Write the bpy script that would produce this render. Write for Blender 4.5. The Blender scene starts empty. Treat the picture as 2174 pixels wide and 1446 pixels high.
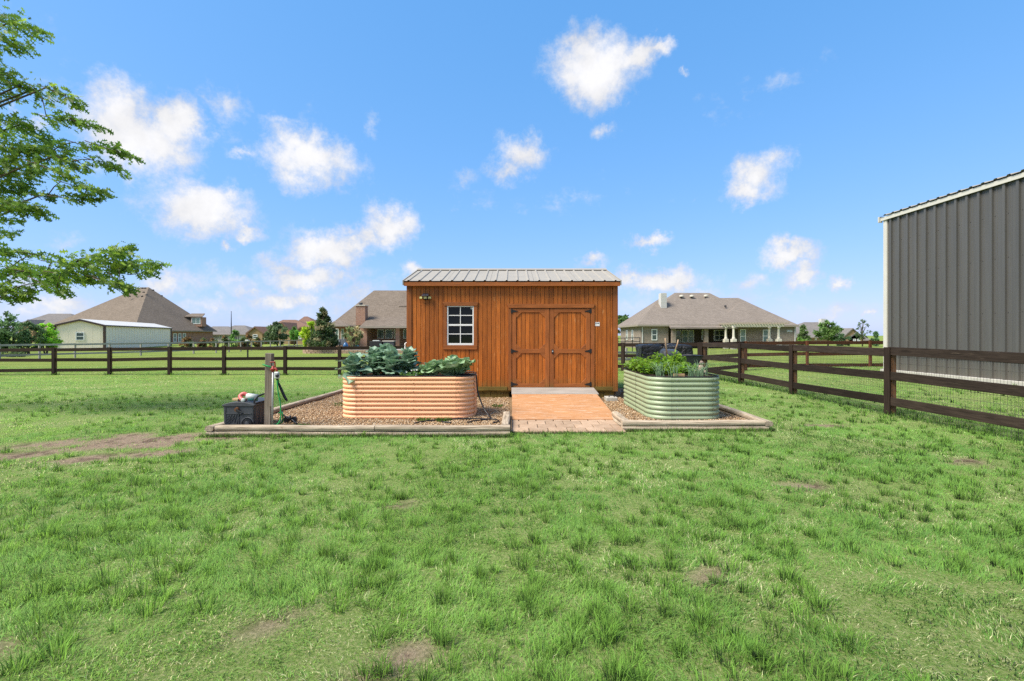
import bpy, bmesh, math, random
import numpy as np
from mathutils import Vector, Matrix
R = math.radians
random.seed(7); rng = np.random.default_rng(11)
SC = bpy.context.scene
COL = SC.collection

# ------------------------------------------------------------------ camera
cam_data = bpy.data.cameras.new('camera'); cam = bpy.data.objects.new('camera', cam_data); COL.objects.link(cam)
cam.location = (0, 0, 1.5); cam.rotation_euler = (R(90), 0, 0)
cam_data.sensor_width = 36; cam_data.lens = 36 * 1020 / 2174
cam_data.shift_y = -11 / 2174; cam_data.clip_start = .05; cam_data.clip_end = 4000
SC.camera = cam
SC.view_settings.view_transform = 'Standard'; SC.view_settings.look = 'None'
SC.view_settings.exposure = 1.45; SC.view_settings.gamma = 1; SC.view_settings.use_curve_mapping = False
SC.render.engine = 'CYCLES'
SC.cycles.use_denoising = False
SC.cycles.max_bounces = 6; SC.cycles.transparent_max_bounces = 6
SC.cycles.caustics_reflective = False; SC.cycles.caustics_refractive = False

# ------------------------------------------------------------------ world: Nishita sky with scattered cumulus in sky directions
SUN_EL, SUN_AZ = R(52), R(244)          # azimuth clockwise from +Y (behind the camera, to the left)
world = bpy.data.worlds.new('World'); SC.world = world; world.use_nodes = True
wt = world.node_tree; wt.nodes.clear()
def wn(t, **k):
    n = wt.nodes.new(t)
    for a, v in k.items(): setattr(n, a, v)
    return n
def wl(a, b): wt.links.new(a, b)
def wmath(op, a, b=None, c=None, clamp=False):
    n = wn('ShaderNodeMath', operation=op, use_clamp=clamp)
    for i, v in enumerate((a, b, c)):
        if v is None: continue
        if isinstance(v, (int, float)): n.inputs[i].default_value = v
        else: wl(v, n.inputs[i])
    return n.outputs[0]
sky = wn('ShaderNodeTexSky', sky_type='NISHITA', sun_disc=False, sun_elevation=SUN_EL, sun_rotation=SUN_AZ,
         altitude=200, air_density=1.0, dust_density=0.6, ozone_density=3.0)
tc = wn('ShaderNodeTexCoord')
sep = wn('ShaderNodeSeparateXYZ'); wl(tc.outputs['Generated'], sep.inputs[0])
az = wmath('ARCTAN2', sep.outputs[0], sep.outputs[1])
el = wmath('ARCSINE', sep.outputs[2])
def wnoise(scale, detail, rough, stretch=(1, 1, 1)):
    m = wn('ShaderNodeMapping'); m.inputs['Scale'].default_value = stretch; wl(tc.outputs['Generated'], m.inputs[0])
    n = wn('ShaderNodeTexNoise'); n.inputs['Scale'].default_value = scale; n.inputs['Detail'].default_value = detail
    n.inputs['Roughness'].default_value = rough; wl(m.outputs[0], n.inputs['Vector']); return n
warp = wnoise(13, 6, .66)
wv = wn('ShaderNodeVectorMath', operation='SUBTRACT'); wl(warp.outputs['Color'], wv.inputs[0]); wv.inputs[1].default_value = (.5, .5, .5)
ws = wn('ShaderNodeVectorMath', operation='SCALE'); wl(wv.outputs[0], ws.inputs[0]); ws.inputs['Scale'].default_value = .11
cb = wn('ShaderNodeCombineXYZ'); wl(az, cb.inputs[0]); wl(el, cb.inputs[1])
pv = wn('ShaderNodeVectorMath', operation='ADD'); wl(cb.outputs[0], pv.inputs[0]); wl(ws.outputs[0], pv.inputs[1])
flat = wn('ShaderNodeVectorMath', operation='MULTIPLY'); wl(pv.outputs[0], flat.inputs[0]); flat.inputs[1].default_value = (1, 1, 0)
CLOUDS = [(1262,140,95,58,1.0),(1335,118,70,26,.85),(1385,102,38,18,.7),(290,285,125,78,1.05),(385,262,55,50,.95),(220,265,70,42,.8),(480,215,52,36,.55),(655,345,100,52,1.0),(725,335,45,22,.55),
 (425,445,105,56,1.05),(515,488,42,17,.7),(490,425,50,26,.7),(835,475,52,48,.95),(800,505,50,24,.7),(690,530,80,40,.95),(745,520,55,26,.8),(600,560,60,26,.6),(640,590,100,34,.85),(720,580,60,24,.6),(520,620,80,24,.6),(270,640,60,24,.6),(760,620,90,30,.5),(420,600,110,34,.5),(60,660,110,26,.6),(1560,640,120,26,.45),(1760,660,110,24,.5),(1330,640,80,22,.45),(590,640,70,28,.9),(650,635,40,26,.8),(1105,330,55,38,.72),(1075,365,40,24,.55),
 (1615,370,62,46,.85),(1590,405,55,28,.8),(1375,515,42,19,.85),(1670,540,68,28,.95),(1698,585,46,30,.95),(1415,598,85,28,.98),(1350,590,50,18,.7),(1270,562,45,15,.6),(1785,600,24,19,.8),
 (350,600,60,28,.75),(500,600,70,24,.55),(110,645,85,32,.75),(40,240,70,16,.7),(870,575,26,20,.7),(1842,675,18,15,.75),(482,527,16,14,.6),(1450,158,14,9,.5),(1272,280,24,20,.5),
 (790,265,24,30,.45),(605,270,48,22,.45),(985,385,45,22,.4),(520,332,28,13,.5),(1600,605,50,22,.6),(450,650,60,20,.6),(130,510,60,26,.4),(60,590,70,30,.5),(1480,625,70,14,.5)]
acc = None; accs = None
for (px, py, rx, ry, s) in CLOUDS:
    u, v = (px - 1087) / 1020, (712 - py) / 1020
    a = math.atan(u); e = math.atan(v * math.cos(a))
    sa = rx / 1020 * math.cos(a) ** 2; se = ry / 1020 * math.cos(a)
    d = wn('ShaderNodeVectorMath', operation='SUBTRACT'); wl(flat.outputs[0], d.inputs[0]); d.inputs[1].default_value = (a, e, 0)
    q = wn('ShaderNodeVectorMath', operation='MULTIPLY'); wl(d.outputs[0], q.inputs[0]); q.inputs[1].default_value = (1 / sa, 1 / se, 0)
    ln = wn('ShaderNodeVectorMath', operation='LENGTH'); wl(q.outputs[0], ln.inputs[0])
    val = wmath('MULTIPLY_ADD', ln.outputs['Value'], -s * .62, s)
    acc = val if acc is None else wmath('SMOOTH_MAX', acc, val, .12)
# scattered cloud elsewhere, thicker towards the horizon; extra unseen cover added for neutral fill
gen = wnoise(2.6, 7, .58, (1, 1, 2.4))
hz = wmath('SUBTRACT', 1.0, wmath('MULTIPLY', wmath('ABSOLUTE', el), 2.2), clamp=True)
front = wn('ShaderNodeMapRange'); wl(sep.outputs[1], front.inputs[0]); front.inputs[1].default_value = .35; front.inputs[2].default_value = .72
front.inputs[3].default_value = 0.0; front.inputs[4].default_value = -.46
g0 = wmath('ADD', wmath('ADD', wmath('MULTIPLY', gen.outputs['Fac'], 2.4), -.90), wmath('MULTIPLY', hz, .18))
g1 = wmath('ADD', g0, front.outputs[0])
acc = wmath('MAXIMUM', acc, g1)
fine = wnoise(30, 9, .68)
dens = wmath('ADD', acc, wmath('MULTIPLY', wmath('SUBTRACT', fine.outputs['Fac'], .5), .80))
mask = wn('ShaderNodeMapRange', interpolation_type='SMOOTHSTEP'); wl(dens, mask.inputs[0]); mask.inputs[1].default_value = .13; mask.inputs[2].default_value = .70
thick = wn('ShaderNodeMapRange', interpolation_type='SMOOTHSTEP'); wl(dens, thick.inputs[0]); thick.inputs[1].default_value = .40; thick.inputs[2].default_value = .85
puff = wnoise(14, 6, .6)
ccol = wn('ShaderNodeMix', data_type='RGBA'); wl(thick.outputs[0], ccol.inputs['Factor'])
ccol.inputs[6].default_value = (3.4, 3.6, 4.1, 1); ccol.inputs[7].default_value = (4.3, 4.3, 4.4, 1)
ccol2 = wn('ShaderNodeMix', data_type='RGBA', blend_type='MULTIPLY'); ccol2.inputs['Factor'].default_value = 1
pr = wn('ShaderNodeMapRange'); wl(puff.outputs['Fac'], pr.inputs[0]); pr.inputs[1].default_value = .3; pr.inputs[2].default_value = .6; pr.inputs[3].default_value = .84; pr.inputs[4].default_value = 1.0
wl(ccol.outputs[2], ccol2.inputs[6]); wl(pr.outputs[0], ccol2.inputs[7])
# overall grade of the sky (flatter and bluer, as the photograph renders it), the same in every direction
ss_ = wn('ShaderNodeSeparateColor'); wl(sky.outputs[0], ss_.inputs[0]); tint = wn('ShaderNodeCombineColor')
for i_, (pw_, k_) in enumerate(((.80, .70), (.45, 1.48), (.35, 2.66))): wl(wmath('MULTIPLY', wmath('POWER', ss_.outputs[i_], pw_), k_), tint.inputs[i_])
mixc = wn('ShaderNodeMix', data_type='RGBA'); wl(mask.outputs[0], mixc.inputs['Factor']); wl(tint.outputs[0], mixc.inputs[6]); wl(ccol2.outputs[2], mixc.inputs[7])
bg = wn('ShaderNodeBackground'); bg.inputs['Strength'].default_value = .085; wl(mixc.outputs[2], bg.inputs[0])
wo = wn('ShaderNodeOutputWorld'); wl(bg.outputs[0], wo.inputs[0])

sun_d = bpy.data.lights.new('sun', 'SUN'); sun_d.energy = 2.7; sun_d.angle = R(28); sun_d.color = (1, .93, .80)
sun = bpy.data.objects.new('sun', sun_d); COL.objects.link(sun)
sdir = Vector((math.sin(SUN_AZ) * math.cos(SUN_EL), math.cos(SUN_AZ) * math.cos(SUN_EL), math.sin(SUN_EL)))
sun.rotation_euler = (-sdir).to_track_quat('-Z', 'Y').to_euler()

# ------------------------------------------------------------------ materials
def srgb(r, g, b):
    f = lambda c: (c / 255 / 12.92) if c / 255 <= .04045 else ((c / 255 + .055) / 1.055) ** 2.4
    return (f(r), f(g), f(b), 1)
class NT:
    def __init__(s, name):
        s.m = bpy.data.materials.new(name); s.m.use_nodes = True; s.t = s.m.node_tree; s.t.nodes.clear()
        s.out = s.n('ShaderNodeOutputMaterial'); s.b = s.n('ShaderNodeBsdfPrincipled'); s.l(s.b.outputs[0], s.out.inputs[0])
    def n(s, t, **k):
        n = s.t.nodes.new(t)
        for a, v in k.items(): setattr(n, a, v)
        return n
    def l(s, a, b): s.t.links.new(a, b)
    def set(s, i, v):
        if hasattr(v, 'is_output'): s.l(v, i)
        else: i.default_value = v
    def coord(s, kind='Object', scale=(1, 1, 1), rand=True):
        t = s.n('ShaderNodeTexCoord'); o = t.outputs[kind]
        if rand:
            oi = s.n('ShaderNodeObjectInfo'); sc = s.n('ShaderNodeVectorMath', operation='SCALE'); sc.inputs[0].default_value = (13.1, 7.7, 5.3)
            s.l(oi.outputs['Random'], sc.inputs['Scale']); ad = s.n('ShaderNodeVectorMath', operation='ADD'); s.l(o, ad.inputs[0]); s.l(sc.outputs[0], ad.inputs[1]); o = ad.outputs[0]
        m = s.n('ShaderNodeVectorMath', operation='MULTIPLY'); s.l(o, m.inputs[0]); m.inputs[1].default_value = scale
        return m.outputs[0]
    def noise(s, vec, scale=5, detail=5, rough=.6, dist=0):
        n = s.n('ShaderNodeTexNoise'); s.l(vec, n.inputs['Vector']); n.inputs['Scale'].default_value = scale; n.inputs['Detail'].default_value = detail
        n.inputs['Roughness'].default_value = rough; n.inputs['Distortion'].default_value = dist; return n.outputs['Fac']
    def ramp(s, fac, *stops):
        n = s.n('ShaderNodeValToRGB'); s.l(fac, n.inputs[0]); e = n.color_ramp.elements
        while len(e) < len(stops): e.new(.5)
        for i, (p, c) in enumerate(stops):
            e[i].position = p; e[i].color = c if len(c) == 4 else (*c, 1)
        return n.outputs[0]
    def mix(s, fac, a, b, blend='MIX'):
        n = s.n('ShaderNodeMix', data_type='RGBA', blend_type=blend)
        s.set(n.inputs['Factor'], fac); s.set(n.inputs[6], a); s.set(n.inputs[7], b); return n.outputs[2]
    def rng(s, v, a, b, c=0., d=1.):
        n = s.n('ShaderNodeMapRange'); s.l(v, n.inputs[0]); n.inputs[1].default_value = a; n.inputs[2].default_value = b
        n.inputs[3].default_value = c; n.inputs[4].default_value = d; return n.outputs[0]
    def vary(s, col, lo=.85, hi=1.15):
        oi = s.n('ShaderNodeObjectInfo'); h = s.n('ShaderNodeHueSaturation'); s.l(s.rng(oi.outputs['Random'], 0, 1, lo, hi), h.inputs['Value']); s.l(col, h.inputs['Color']); return h.outputs[0]
    def bump(s, h, strength=.4, dist=.01):
        n = s.n('ShaderNodeBump'); n.inputs['Strength'].default_value = strength; n.inputs['Distance'].default_value = dist; s.l(h, n.inputs['Height']); s.l(n.outputs[0], s.b.inputs['Normal'])
    def done(s, col, rough=.7, spec=.3, metal=0.):
        s.set(s.b.inputs['Base Color'], col); s.set(s.b.inputs['Roughness'], rough); s.b.inputs['Specular IOR Level'].default_value = spec; s.b.inputs['Metallic'].default_value = metal
        return s.m
def plain(name, c, rough=.6, spec=.3, metal=0., var=.12, nscale=12, bump=0.):
    k = NT(name); v = k.coord(); n = k.noise(v, nscale, 6)
    col = k.mix(k.rng(n, .3, .7), tuple(x * (1 - var) for x in c[:3]) + (1,), tuple(min(1, x * (1 + var)) for x in c[:3]) + (1,))
    if bump: k.bump(k.noise(v, nscale * 8, 4), bump, .004)
    return k.done(col, k.rng(n, .2, .8, rough * .9, min(1, rough * 1.1)), spec, metal)
def wood(name, dark, light, axis='z', wear=None, wear_lo=.62, wear_hi=.75, rough=.65, vary=(.85, 1.15), spec=.3, bump=.25, stain=False):
    k = NT(name); st = {'z': (26, 26, 1.6), 'x': (1.6, 26, 26), 'y': (26, 1.6, 26)}[axis]
    v = k.coord(scale=st); g = k.noise(v, 1.6, 6, .62, .6); col = k.ramp(g, (.3, dark), (.7, light))
    v2 = k.coord(scale=(1.6, 1.6, 1.6)); big = k.noise(v2, 1.2, 4)
    col = k.mix(k.rng(big, .35, .7, 0, .32), col, tuple(x * .62 for x in dark[:3]) + (1,))
    if wear:
        st2 = {'z': (22, 22, 2.6), 'x': (2.6, 22, 22), 'y': (22, 2.6, 22)}[axis]
        w = k.noise(k.coord(scale=st2), 1.3, 7, .7, 1.2); col = k.mix(k.rng(w, wear_lo, wear_hi), col, wear)
    col = k.vary(col, *vary); k.bump(g, bump, .006)
    if stain:   # damp, algae-stained foot of the boards
        t_ = k.n('ShaderNodeTexCoord'); s_ = k.n('ShaderNodeSeparateXYZ'); k.l(t_.outputs['Object'], s_.inputs[0]); a_ = k.n('ShaderNodeMath', operation='ADD'); k.l(s_.outputs[2], a_.inputs[0]); k.l(k.rng(k.noise(k.coord(scale=(7, 7, 2)), 1.5, 5), 0, 1, -.22, .22), a_.inputs[1])
        col = k.mix(k.rng(a_.outputs[0], .26, .52, .62, 0.), col, (.155, .105, .028, 1))
    return k.done(col, rough, spec)
def brick(name, a, b, mortar, scale=4.2):
    k = NT(name); t = k.n('ShaderNodeTexCoord'); sp = k.n('ShaderNodeSeparateXYZ'); k.l(t.outputs['Object'], sp.inputs[0])
    ad = k.n('ShaderNodeMath', operation='ADD'); k.l(sp.outputs[0], ad.inputs[0]); k.l(sp.outputs[1], ad.inputs[1])
    c = k.n('ShaderNodeCombineXYZ'); k.l(ad.outputs[0], c.inputs[0]); k.l(sp.outputs[2], c.inputs[1])
    br = k.n('ShaderNodeTexBrick'); k.l(c.outputs[0], br.inputs['Vector']); br.inputs['Scale'].default_value = 1
    br.inputs['Brick Width'].default_value = .24; br.inputs['Row Height'].default_value = .085; br.inputs['Mortar Size'].default_value = .009
    br.inputs['Color1'].default_value = a; br.inputs['Color2'].default_value = b; br.inputs['Mortar'].default_value = mortar; br.inputs['Bias'].default_value = -.1
    n = k.noise(t.outputs['Object'], 7, 6, .75); col = k.mix(k.rng(n, .35, .7, 0, .55), br.outputs[0], tuple(x * .45 for x in a[:3]) + (1,))
    n2 = k.noise(t.outputs['Object'], 3.1, 6, .8); col = k.mix(k.rng(n2, .55, .75, 0, .4), col, mortar)
    k.bump(br.outputs['Fac'], -.3, .01); return k.done(col, .9, .15)
def shingle(name, a, b):
    k = NT(name); t = k.n('ShaderNodeTexCoord'); sp = k.n('ShaderNodeSeparateXYZ'); k.l(t.outputs['Object'], sp.inputs[0])
    ad = k.n('ShaderNodeMath', operation='ADD'); k.l(sp.outputs[0], ad.inputs[0]); k.l(sp.outputs[1], ad.inputs[1])
    c = k.n('ShaderNodeCombineXYZ'); k.l(ad.outputs[0], c.inputs[0]); k.l(sp.outputs[2], c.inputs[1])
    br = k.n('ShaderNodeTexBrick'); k.l(c.outputs[0], br.inputs['Vector']); br.inputs['Scale'].default_value = 1
    br.inputs['Brick Width'].default_value = .32; br.inputs['Row Height'].default_value = .12; br.inputs['Mortar Size'].default_value = .012
    br.inputs['Color1'].default_value = a; br.inputs['Color2'].default_value = b; br.inputs['Mortar'].default_value = tuple(x * .6 for x in a[:3]) + (1,)
    n = k.noise(t.outputs['Object'], 6, 8, .8); col = k.mix(k.rng(n, .35, .7, 0, .6), br.outputs[0], tuple(x * 1.5 for x in b[:3]) + (1,))
    n2 = k.noise(t.outputs['Object'], .35, 3); col = k.mix(k.rng(n2, .3, .7, 0, .22), col, tuple(x * .6 for x in a[:3]) + (1,))
    k.bump(n, .5, .02); return k.done(col, .95, .1)
def attr_mat(name, rough=.55, spec=.25, trans=.3, extra=1.0, noise_amt=.0):
    k = NT(name); a = k.n('ShaderNodeAttribute', attribute_name='col')
    col = a.outputs['Color']
    if noise_amt:
        n = k.noise(k.coord(rand=False), 9, 5); col = k.mix(k.rng(n, .3, .7, 0, noise_amt), col, (.02, .03, .005, 1))
    k.done(col, rough, spec)
    if trans:
        tr = k.n('ShaderNodeBsdfTranslucent'); k.l(col, tr.inputs[0]); mx = k.n('ShaderNodeMixShader'); mx.inputs[0].default_value = trans
        k.l(k.b.outputs[0], mx.inputs[1]); k.l(tr.outputs[0], mx.inputs[2]); k.l(mx.outputs[0], k.out.inputs[0])
    return k.m

M = {}
M['siding'] = wood('stained_siding', (.28, .076, .011, 1), (.57, .162, .021, 1), 'z', (.66, .33, .13, 1), .60, .75, .5, (.74, 1.15), .3, stain=True)
M['trim'] = wood('stained_trim_upright', (.20, .060, .014, 1), (.40, .125, .030, 1), 'z', (.42, .22, .10, 1), .66, .8, .55, (.85, 1.12), stain=True)
M['trim_x'] = wood('stained_trim_level', (.22, .066, .015, 1), (.43, .135, .032, 1), 'x', (.46, .25, .11, 1), .66, .78, .55, (.9, 1.1))
M['green_wood'] = wood('treated_greenish_pine', (.10, .065, .012, 1), (.27, .19, .045, 1), 'x', None, rough=.8)
M['green_wood_z'] = wood('treated_greenish_pine_upright', (.09, .060, .012, 1), (.22, .15, .035, 1), 'z', None, rough=.8)
M['timber_x'] = wood('weathered_timber', (.19, .145, .10, 1), (.64, .53, .40, 1), 'x', (.17, .10, .055, 1), .58, .70, .9, (.9, 1.1), .1, .6)
M['timber_y'] = wood('weathered_timber_along', (.19, .145, .10, 1), (.64, .53, .40, 1), 'y', (.17, .10, .055, 1), .58, .70, .9, (.9, 1.1), .1, .6)
M['grey_post'] = wood('grey_weathered_post', (.12, .095, .072, 1), (.30, .25, .20, 1), 'z', None, rough=.9, spec=.1, bump=.5)
M['fence_dark'] = wood('dark_brown_fence_paint', (.016, .010, .007, 1), (.042, .027, .019, 1), 'x', (.11, .075, .05, 1), .64, .78, .75, (.65, 1.4), .12)
M['fence_dark_y'] = wood('dark_brown_fence_paint_along', (.018, .013, .010, 1), (.050, .036, .028, 1), 'y', (.13, .10, .075, 1), .62, .78, .75, (.65, 1.4), .12)
M['fence_dark_z'] = wood('dark_brown_fence_paint_upright', (.018, .012, .009, 1), (.045, .031, .024, 1), 'z', None, rough=.75, spec=.12)
M['fence_raw'] = wood('raw_fence_post', (.10, .042, .016, 1), (.26, .12, .05, 1), 'z', None, rough=.85)
M['fence_red'] = wood('reddish_fence_back', (.055, .018, .008, 1), (.15, .052, .02, 1), 'x', None, rough=.8)
M['fence_grey'] = wood('silvery_weathered_rail', (.24, .225, .20, 1), (.44, .42, .38, 1), 'x', None, rough=.95, spec=.05)
M['ply'] = wood('worn_orange_plywood', (.41, .19, .080, 1), (.51, .265, .122, 1), 'x', (.60, .47, .36, 1), .53, .68, .7, (1, 1), .25, .3)
M['ply_grey'] = wood('weathered_grey_plywood', (.24, .215, .19, 1), (.42, .385, .35, 1), 'x', (.16, .13, .11, 1), .64, .76, .85, (1, 1), .1, .3)
M['white_vinyl'] = plain('white_vinyl', (.75, .75, .73), .4, .4, var=.04)
M['white_trim'] = plain('white_painted_metal', (.52, .50, .45), .45, .4, var=.05, nscale=2)
M['glass'] = plain('dark_window_glass', (.006, .007, .007), .05, .22, var=.3, nscale=4)
M['glass_far'] = plain('far_window_glass', (.05, .075, .075), .1, .6, var=.35, nscale=.7)
M['glass_teal'] = plain('blinds_behind_glass', (.16, .23, .22), .25, .5, var=.2, nscale=.7)
M['black'] = plain('black_iron', (.012, .012, .013), .5, .4, var=.3)
M['black_plastic'] = plain('black_plastic', (.016, .017, .020), .45, .4, var=.2)
M['grey_plastic'] = plain('charcoal_resin', (.055, .060, .068), .55, .35, var=.15, bump=.15)
M['roof_metal'] = plain('grey_beige_roof_sheet', (.31, .285, .245), .6, .2, var=.06, nscale=3)
k = NT('charcoal_wall_sheet'); v = k.coord(scale=(1, 3, .22)); n_ = k.noise(v, 1.6, 6, .6); n2_ = k.noise(k.coord(scale=(1, 1, 1)), .6, 4)
t_ = k.n('ShaderNodeTexCoord'); s_ = k.n('ShaderNodeSeparateXYZ'); k.l(t_.outputs['Object'], s_.inputs[0]); a_ = k.n('ShaderNodeMath', operation='ADD'); k.l(s_.outputs[2], a_.inputs[0]); k.l(k.rng(k.noise(k.coord(scale=(3, 3, 1)), 1.5, 5), 0, 1, -.35, .35), a_.inputs[1])
col = k.mix(k.rng(n_, .3, .7), (.072, .070, .067, 1), (.092, .089, .085, 1)); col = k.mix(k.rng(a_.outputs[0], .1, .6, .45, 0.), col, (.16, .14, .11, 1))
M['wall_metal'] = k.done(col, k.rng(n2_, .3, .7, .34, .5), .45)
M['copper'] = plain('peach_coated_steel', (.82, .415, .22), .45, .4, var=.05, nscale=3)
M['sage'] = plain('sage_coated_steel', (.275, .335, .205), .42, .45, var=.06, nscale=3)
M['bolt'] = plain('zinc_bolt', (.5, .5, .48), .35, .5, .6)
M['bolt_dark'] = plain('painted_bolt', (.30, .15, .08), .4, .5)
M['soil'] = plain('dark_soil', (.035, .024, .016), .95, .05, var=.5, nscale=30, bump=.8)
M['paver'] = plain('pinkish_paver', (.43, .30, .205), .85, .15, var=.14, nscale=9, bump=.4)
k = NT('pinkish_paver'); v = k.coord(); n_ = k.noise(v, 9, 6); M['paver'] = k.done(k.vary(k.mix(k.rng(n_, .3, .7), (.35, .235, .155, 1), (.48, .345, .24, 1)), .8, 1.1), .85, .15); k.bump(k.noise(v, 70, 4), .4, .004)
M['concrete'] = plain('concrete', (.42, .40, .36), .9, .15, var=.14, nscale=5, bump=.4)
M['sand'] = plain('joint_sand', (.20, .15, .11), .95, .05, var=.3, nscale=40)
M['red_paint'] = plain('red_cast_paint', (.28, .028, .016), .45, .4, var=.25)
M['galv'] = plain('galvanised_pipe', (.38, .38, .37), .4, .5, .3, var=.1)
M['green_hose'] = plain('green_hose_rubber', (.012, .27, .065), .4, .4, var=.1)
M['black_hose'] = plain('black_hose_rubber', (.010, .010, .011), .4, .4, var=.2)
M['salmon'] = plain('salmon_plastic', (.60, .12, .11), .4, .4, var=.1)
M['pale_grey'] = plain('pale_grey_plastic', (.50, .53, .50), .4, .4, var=.1)
M['raw_pine'] = wood('raw_pine', (.34, .22, .10, 1), (.52, .37, .20, 1), 'x', None)
M['handle_wood'] = wood('ash_handle', (.38, .25, .15, 1), (.56, .41, .28, 1), 'z', None)
M['led'] = plain('yellow_led_lens', (.50, .44, .16), .25, .5, var=.08, nscale=60)
M['solar'] = plain('solar_cell', (.05, .055, .075), .15, .6, var=.2)
M['rust'] = plain('rusty_hub', (.12, .055, .025), .8, .2, var=.3, nscale=40)
M['shingle_brown'] = shingle('brown_grey_shingle', (.125, .100, .078, 1), (.19, .155, .125, 1))
M['shingle_taupe'] = shingle('taupe_shingle', (.155, .130, .110, 1), (.215, .182, .155, 1))
M['shingle_grey'] = shingle('grey_shingle', (.13, .12, .115, 1), (.19, .175, .165, 1))
M['shingle_red'] = shingle('reddish_shingle', (.145, .085, .062, 1), (.21, .13, .10, 1))
M['brick_red'] = brick('orange_red_brick', (.34, .155, .095, 1), (.42, .23, .15, 1), (.42, .37, .32, 1))
M['brick_taupe'] = brick('taupe_brick', (.22, .165, .13, 1), (.31, .25, .20, 1), (.36, .33, .29, 1))
M['brick_tan'] = brick('tan_stone', (.33, .21, .095, 1), (.42, .29, .15, 1), (.38, .31, .22, 1))
M['fascia'] = plain('taupe_fascia', (.27, .235, .19), .7, .2, var=.05)
M['cream'] = plain('cream_wall_sheet', (.86, .74, .59), .55, .3, var=.04, nscale=1)
M['brown_trim'] = plain('brown_metal_trim', (.07, .042, .034), .5, .3)
M['white_roof'] = plain('white_roof_sheet', (.56, .54, .50), .5, .3, var=.04, nscale=1)
M['lapboard'] = plain('pale_lap_siding', (.50, .49, .47), .7, .2, var=.04, nscale=2)
M['stone_cap'] = plain('cast_stone', (.52, .49, .42), .85, .15, var=.1)
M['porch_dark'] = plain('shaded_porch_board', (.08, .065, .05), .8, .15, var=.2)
M['block'] = plain('tan_wall_block', (.40, .28, .20), .9, .1, var=.18, nscale=6, bump=.5)
M['blue_glaze'] = plain('blue_glaze', (.05, .16, .36), .25, .5)
M['teal_glaze'] = plain('teal_glaze', (.03, .16, .14), .3, .5)
M['fabric'] = plain('grey_sling_fabric', (.10, .11, .12), .8, .2)
M['stone'] = plain('pinkish_field_stone', (.34, .25, .20), .9, .1, var=.3, nscale=14, bump=.6)
M['bark'] = plain('grey_brown_bark', (.11, .085, .065), .95, .08, var=.45, nscale=14, bump=.9)
M['wire'] = plain('dull_fence_wire', (.07, .065, .06), .55, .3, .2)
M['leafcol'] = attr_mat('leaf_foliage', .5, .3, .55)
M['grass'] = attr_mat('grass_blades', .6, .15, .35)
_t = M['grass'].node_tree; _g = _t.nodes.new('ShaderNodeNewGeometry'); _m = _t.nodes.new('ShaderNodeMix'); _m.data_type = 'VECTOR'; _m.inputs['Factor'].default_value = .90; _m.inputs[5].default_value = (0, 0, 1)
_n = _t.nodes.new('ShaderNodeVectorMath'); _n.operation = 'NORMALIZE'; _t.links.new(_g.outputs['Normal'], _m.inputs[4]); _t.links.new(_m.outputs[1], _n.inputs[0])
_t.links.new(_n.outputs[0], next(n for n in _t.nodes if n.type == 'BSDF_PRINCIPLED').inputs['Normal'])   # blades in a dense sward scatter as the sward does
M['pebble'] = attr_mat('pea_gravel', .8, .2, 0)
M['petal'] = plain('white_petal', (.75, .75, .70), .7, .2)

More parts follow.
